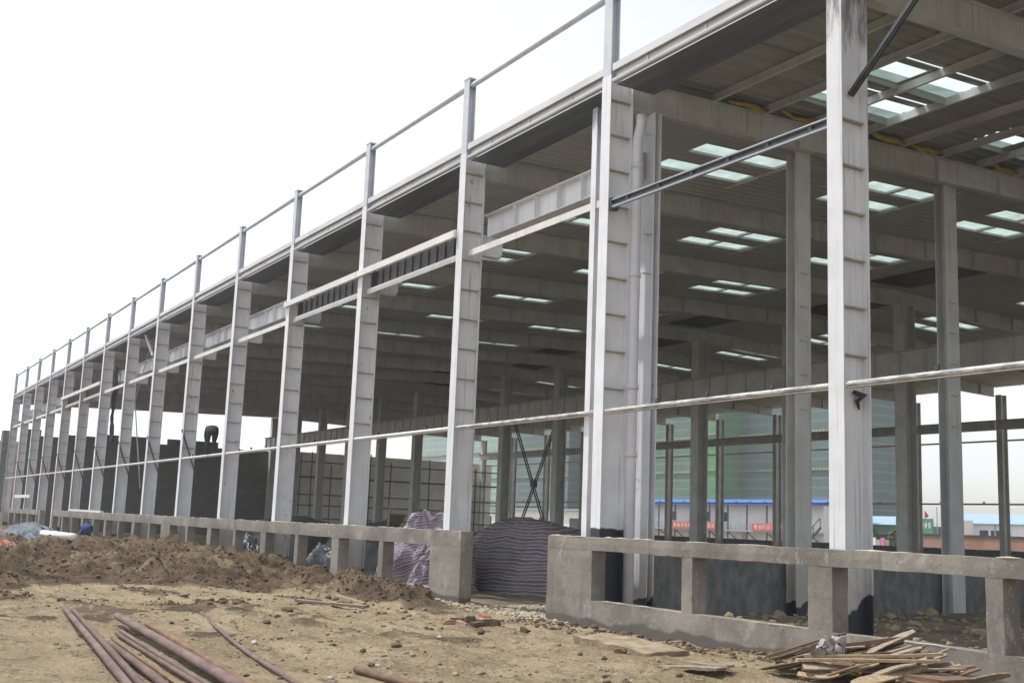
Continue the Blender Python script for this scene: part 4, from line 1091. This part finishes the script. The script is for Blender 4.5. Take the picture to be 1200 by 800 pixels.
for i in range(14):
    x_ = -140.8 + i * 3.6
    MB().box(x_, x_ + .14, 88.45, 88.6, -.4, 5.2).build('post', M['dark_steel'], cb, (x_, 88.5, -.4))
    MB().bar((x_ + .07, 88.52, 1.84), (x_ + .07, 89.9, .9), .1, .1).build('bracket', M['dark_steel'], cb, (x_, 89, 2))
    if i in (1, 2, 5, 7, 8, 11): MB().box(x_ + .9, x_ + 2.1, 89.95, 89.998, 3.1, 4.3).build('window', M['window_dark'], cb, (x_, 89.9, 3.5))
    if i in (0, 3, 6, 9): MB().box(x_ + 1.2, x_ + 2.1, 89.95, 89.997, -.3, 1.7).build('door', M['galv'], cb, (x_, 89.9, 0))
for xa, xb in ((-119.6, -110.2), (-103.6, -97.5)):
    bn = MB().box(xa, xb, 88.28, 88.36, 2.0, 2.9).build('banner', M['banner_red'], cb, (xa, 88.3, 2.5))
    lettering(bn, xa + .4, xb - .4, 88.28, 2.2, 2.7, round((xb - xa) / .85), M['white'])
st = thing('steel_stair', (-88.5, 89, -.3), 'dark steel stair at the end of the site cabin', 'stair')
MB().bar((-94.5, 87.6, -.3), (-91.2, 87.6, 2.6), .15, .25).build('stringer', M['dark_steel'], st, (-90, 87.6, 1))
b = MB(); b.bar((-94.5, 87.5, .8), (-91.2, 87.5, 3.7), .08, .08)
for i in range(4): b.bar((-94.5 + i * 1.1, 87.5, -.3 + i * .96), (-94.5 + i * 1.1, 87.5, .8 + i * .96), .07, .07)
b.build('handrail', M['dark_steel'], st, (-90, 87.5, 1))

ws = thing('white_shed', (-136, 74, -.3), 'low white prefabricated shed with strip windows behind the cross brace', 'shed')
MB().box(-160, -113, 72, 76, -.4, 3.7).build('wall', M['white'], ws, (-160, 72, -.4))
for i in range(12): MB().box(-158.5 + i * 3.8, -156.4 + i * 3.8, 71.95, 71.997, 1.4, 2.7).build('window', M['window_dark'] if i % 3 else M['galv'], ws, (-158.5 + i * 3.8, 72, 1.4))
MB().box(-160.5, -112.5, 71.5, 76.5, 3.702, 3.9).build('roof', M['roof_paleblue'], ws, (-160, 72, 3.7))

bw = thing('brick_wall', (-60, 75, -.3), 'red brick wall with a dark coping beyond the open side', 'wall')
MB().box(-68.2, -36, 75, 75.3, -.4, 2.02).build('wall', M['brick'], bw, (-70, 75, -.4)); MB().box(-68.3, -36, 74.9, 75.4, 2.022, 2.2).build('coping', M['dark_steel'], bw, (-70, 75, 2))
bb = thing('blue_roofed_building', (-84, 112, -.3), 'white building with pale blue roof beyond the brick wall', 'building')
MB().box(-91.4, -60, 110, 118, -.4, 3.9).build('wall', M['cabin_white'], bb, (-96, 110, -.4))
MB().add([(-91.9, 109.6, 3.92), (-59, 109.6, 3.92), (-59, 114, 5.2), (-91.9, 114, 5.2), (-91.9, 109.6, 3.85), (-59, 109.6, 3.85)], [(0, 1, 2, 3), (4, 5, 1, 0)]).build('roof', M['roof_paleblue'], bb, (-97, 110, 4))
for x_ in (-89.4, -86.6, -85.0, -79.5, -74): MB().box(x_, x_ + 1.2, 109.95, 109.998, 2.2, 3.1).build('window', M['window_dark'], bb, (x_, 110, 2.2))
for x_ in (-90, -84.5, -80): MB().box(x_, x_ + .2, 109.93, 109.998, -.3, 3.84).build('drainpipe', M['galv'], bb, (x_, 110, 1))
wb = thing('white_office', (-90, 100, -.3), 'small white flat-roofed office between the green board and the blue roof', 'building')
MB().box(-89.2, -86.0, 104, 108, -.4, 4.2).build('wall', M['white'], wb, (-90, 104, -.4)); MB().box(-88.2, -86.6, 103.95, 103.998, 2.4, 3.3).build('window', M['window_dark'], wb, (-87, 104, 2.3))
gb = thing('green_signboard', (-85, 95, -.3), 'green signboard with a white emblem and lettering above the brick wall', 'signboard')
MB().box(-86.6, -81.4, 95, 95.15, 1.9, 4.05).build('board', M['sign_green'], gb, (-91, 95, 2))
for x_ in (-86.3, -84, -81.7): MB().box(x_, x_ + .15, 95.151, 95.3, -.4, 4.0).build('post', M['galv'], gb, (x_, 95.2, -.4))
lettering(gb, -83.5, -81.6, 95, 2.95, 3.6, 4, M['white'])
b = MB(); b.tube([(-84.2, 94.99, 3.3), (-84.2, 94.94, 3.3)], .36, 20); em = b.build('emblem', M['flag_red'], gb, (-87.4, 95, 3.2))
MB().tube([(-84.2, 94.94, 3.3), (-84.2, 94.92, 3.3)], .17, 4).build('emblem_centre', M['white'], em, (-87.4, 95, 3.2))
gs = thing('green_shed', (-98, 100, -.3), 'long green sheet-metal shed beside the signboard', 'shed')
MB().box(-112, -87.5, 98, 106, -.4, 3.3).build('wall', M['shed_green'], gs, (-110, 98, -.4)); MB().add([(-112.5, 97.4, 3.3), (-87.2, 97.4, 3.3), (-87.2, 102, 4.4), (-112.5, 102, 4.4)], [(0, 1, 2, 3)]).build('roof', M['roof_paleblue'], gs, (-110, 98, 3.4))
MB().box(-112, -87.6, 97.9, 97.996, 1.0, 2.1).build('opening', M['window_dark'], gs, (-110, 98, 1))
for x_, lb in ((-84.7, 'faded red flag on a pole behind the signboard, nearer the green shed'), (-83.3, 'bright red flag on a pole above the lettering of the signboard')):
    fl = thing('flag', (x_, 96, -.3), lb, 'flag')
    MB().tube([(x_, 96, -.3), (x_, 96, 5.0)], .04, 6).build('pole', M['galv'], fl, (x_, 96, 0))
    MB().add([(x_ + .04, 96, 4.1), (x_ + .45, 96.15, 4.3), (x_ + .38, 96.05, 4.55), (x_ + .06, 96, 4.95)], [(0, 1, 2, 3)]).build('cloth', M['flag_red'], fl, (x_, 96, 5))
tag(MB().tube([(-81.2, 95.5, -.3), (-81.2, 95.5, 5.4)], .06, 6).build('flagpole', M['galv'], None, (-81.2, 95.5, -.3)), 'bare pole at the end of the green signboard', 'pole')
hb = thing('poster_board', (-80, 84, -.3), 'low board of pink and white panels under the green shed', 'board')
for i in range(7): MB().box(-82.2 + i * .6, -81.7 + i * .6, 84, 84.1, .8, 1.5 + .2 * (i % 2)).build('panel', M[('pink', 'cabin_white', 'sign_green', 'white', 'galv', 'pink', 'wood_pale')[i]], hb, (-82.2 + i * .6, 84, .8))
MB().box(-82.4, -77.9, 84.102, 84.25, -.3, 1.0).build('base', M['dark_steel'], hb, (-82, 84, 0))
def shrub(x_, y_, r_, h_, label):
    s_ = thing('shrub', (x_, y_, -.3), label, 'shrub')
    b = MB()
    for i in range(420):
        a, ph, d = R.uniform(0, 6.28), R.uniform(-.9, 1.5), R.random() ** .4 * r_
        c_ = Vector((x_ + math.cos(a) * math.cos(ph) * d, y_ + math.sin(a) * math.cos(ph) * d, h_ + math.sin(ph) * d * .8)); q = .18
        u_ = Vector((R.gauss(0, 1), R.gauss(0, 1), R.gauss(0, 1))).normalized() * q; w_ = Vector((R.gauss(0, 1), R.gauss(0, 1), R.gauss(0, 1))).normalized() * q
        b.add([c_ - u_, c_ + w_, c_ + u_, c_ - w_], [(0, 1, 2, 3)])
    b.build('foliage', M['foliage'], s_, (x_, y_, h_)); MB().tube([(x_, y_, -.4), (x_, y_, h_)], .07, 6).build('stem', M['wood_brown'], s_, (x_, y_, 0))
shrub(-82.6, 86, 1.1, 1.9, 'larger dusty green shrub behind the pink end of the panels')
shrub(-79.4, 86.5, .8, 1.9, 'small dusty shrub past the other end of the pink and white panels')
# brick house with scaffold poles past the far corner
bh = thing('brick_house', (-150, 2, -.3), 'unfinished brick building with poles past the far corner of the hall', 'building')
MB().box(-170, -140, -4.0, 8, -.4, 9.0).build('wall', M['brick_side'], bh, (-170, 0, -.4))
for i in range(5): MB().tube([(-139.5, -4.4 + i * 1.2, -.4), (-139.5, -4.4 + i * 1.2, 11 + 4 * (i == 1))], .09, 6).build('pole', M['galv'], bh, (-139.5, -4 + i, 0))
for z_ in (2.5, 5, 7.5): MB().tube([(-139.4, -4.6, z_), (-139.4, 2, z_)], .09, 6).build('ledger', M['galv'], bh, (-139.4, -4, z_))

# ------------------------------------------------------------------ haze
hz = MB().box(-420, 60, -60, 240, -3, 60).build('haze', None, None, (-180, 90, -3), kind='stuff')
hz.data.materials.clear()
hm = bpy.data.materials.new('thin_haze'); hm.use_nodes = True
hn, hl = hm.node_tree.nodes, hm.node_tree.links
hn.remove(hn['Principled BSDF'])
pv = hn.new('ShaderNodeVolumePrincipled')
pv.inputs['Color'].default_value = (0.93, 0.95, 1.0, 1)
pv.inputs['Density'].default_value = 0.0008
hl.new(pv.outputs[0], hn['Material Output'].inputs['Volume'])
hz.data.materials.append(hm)
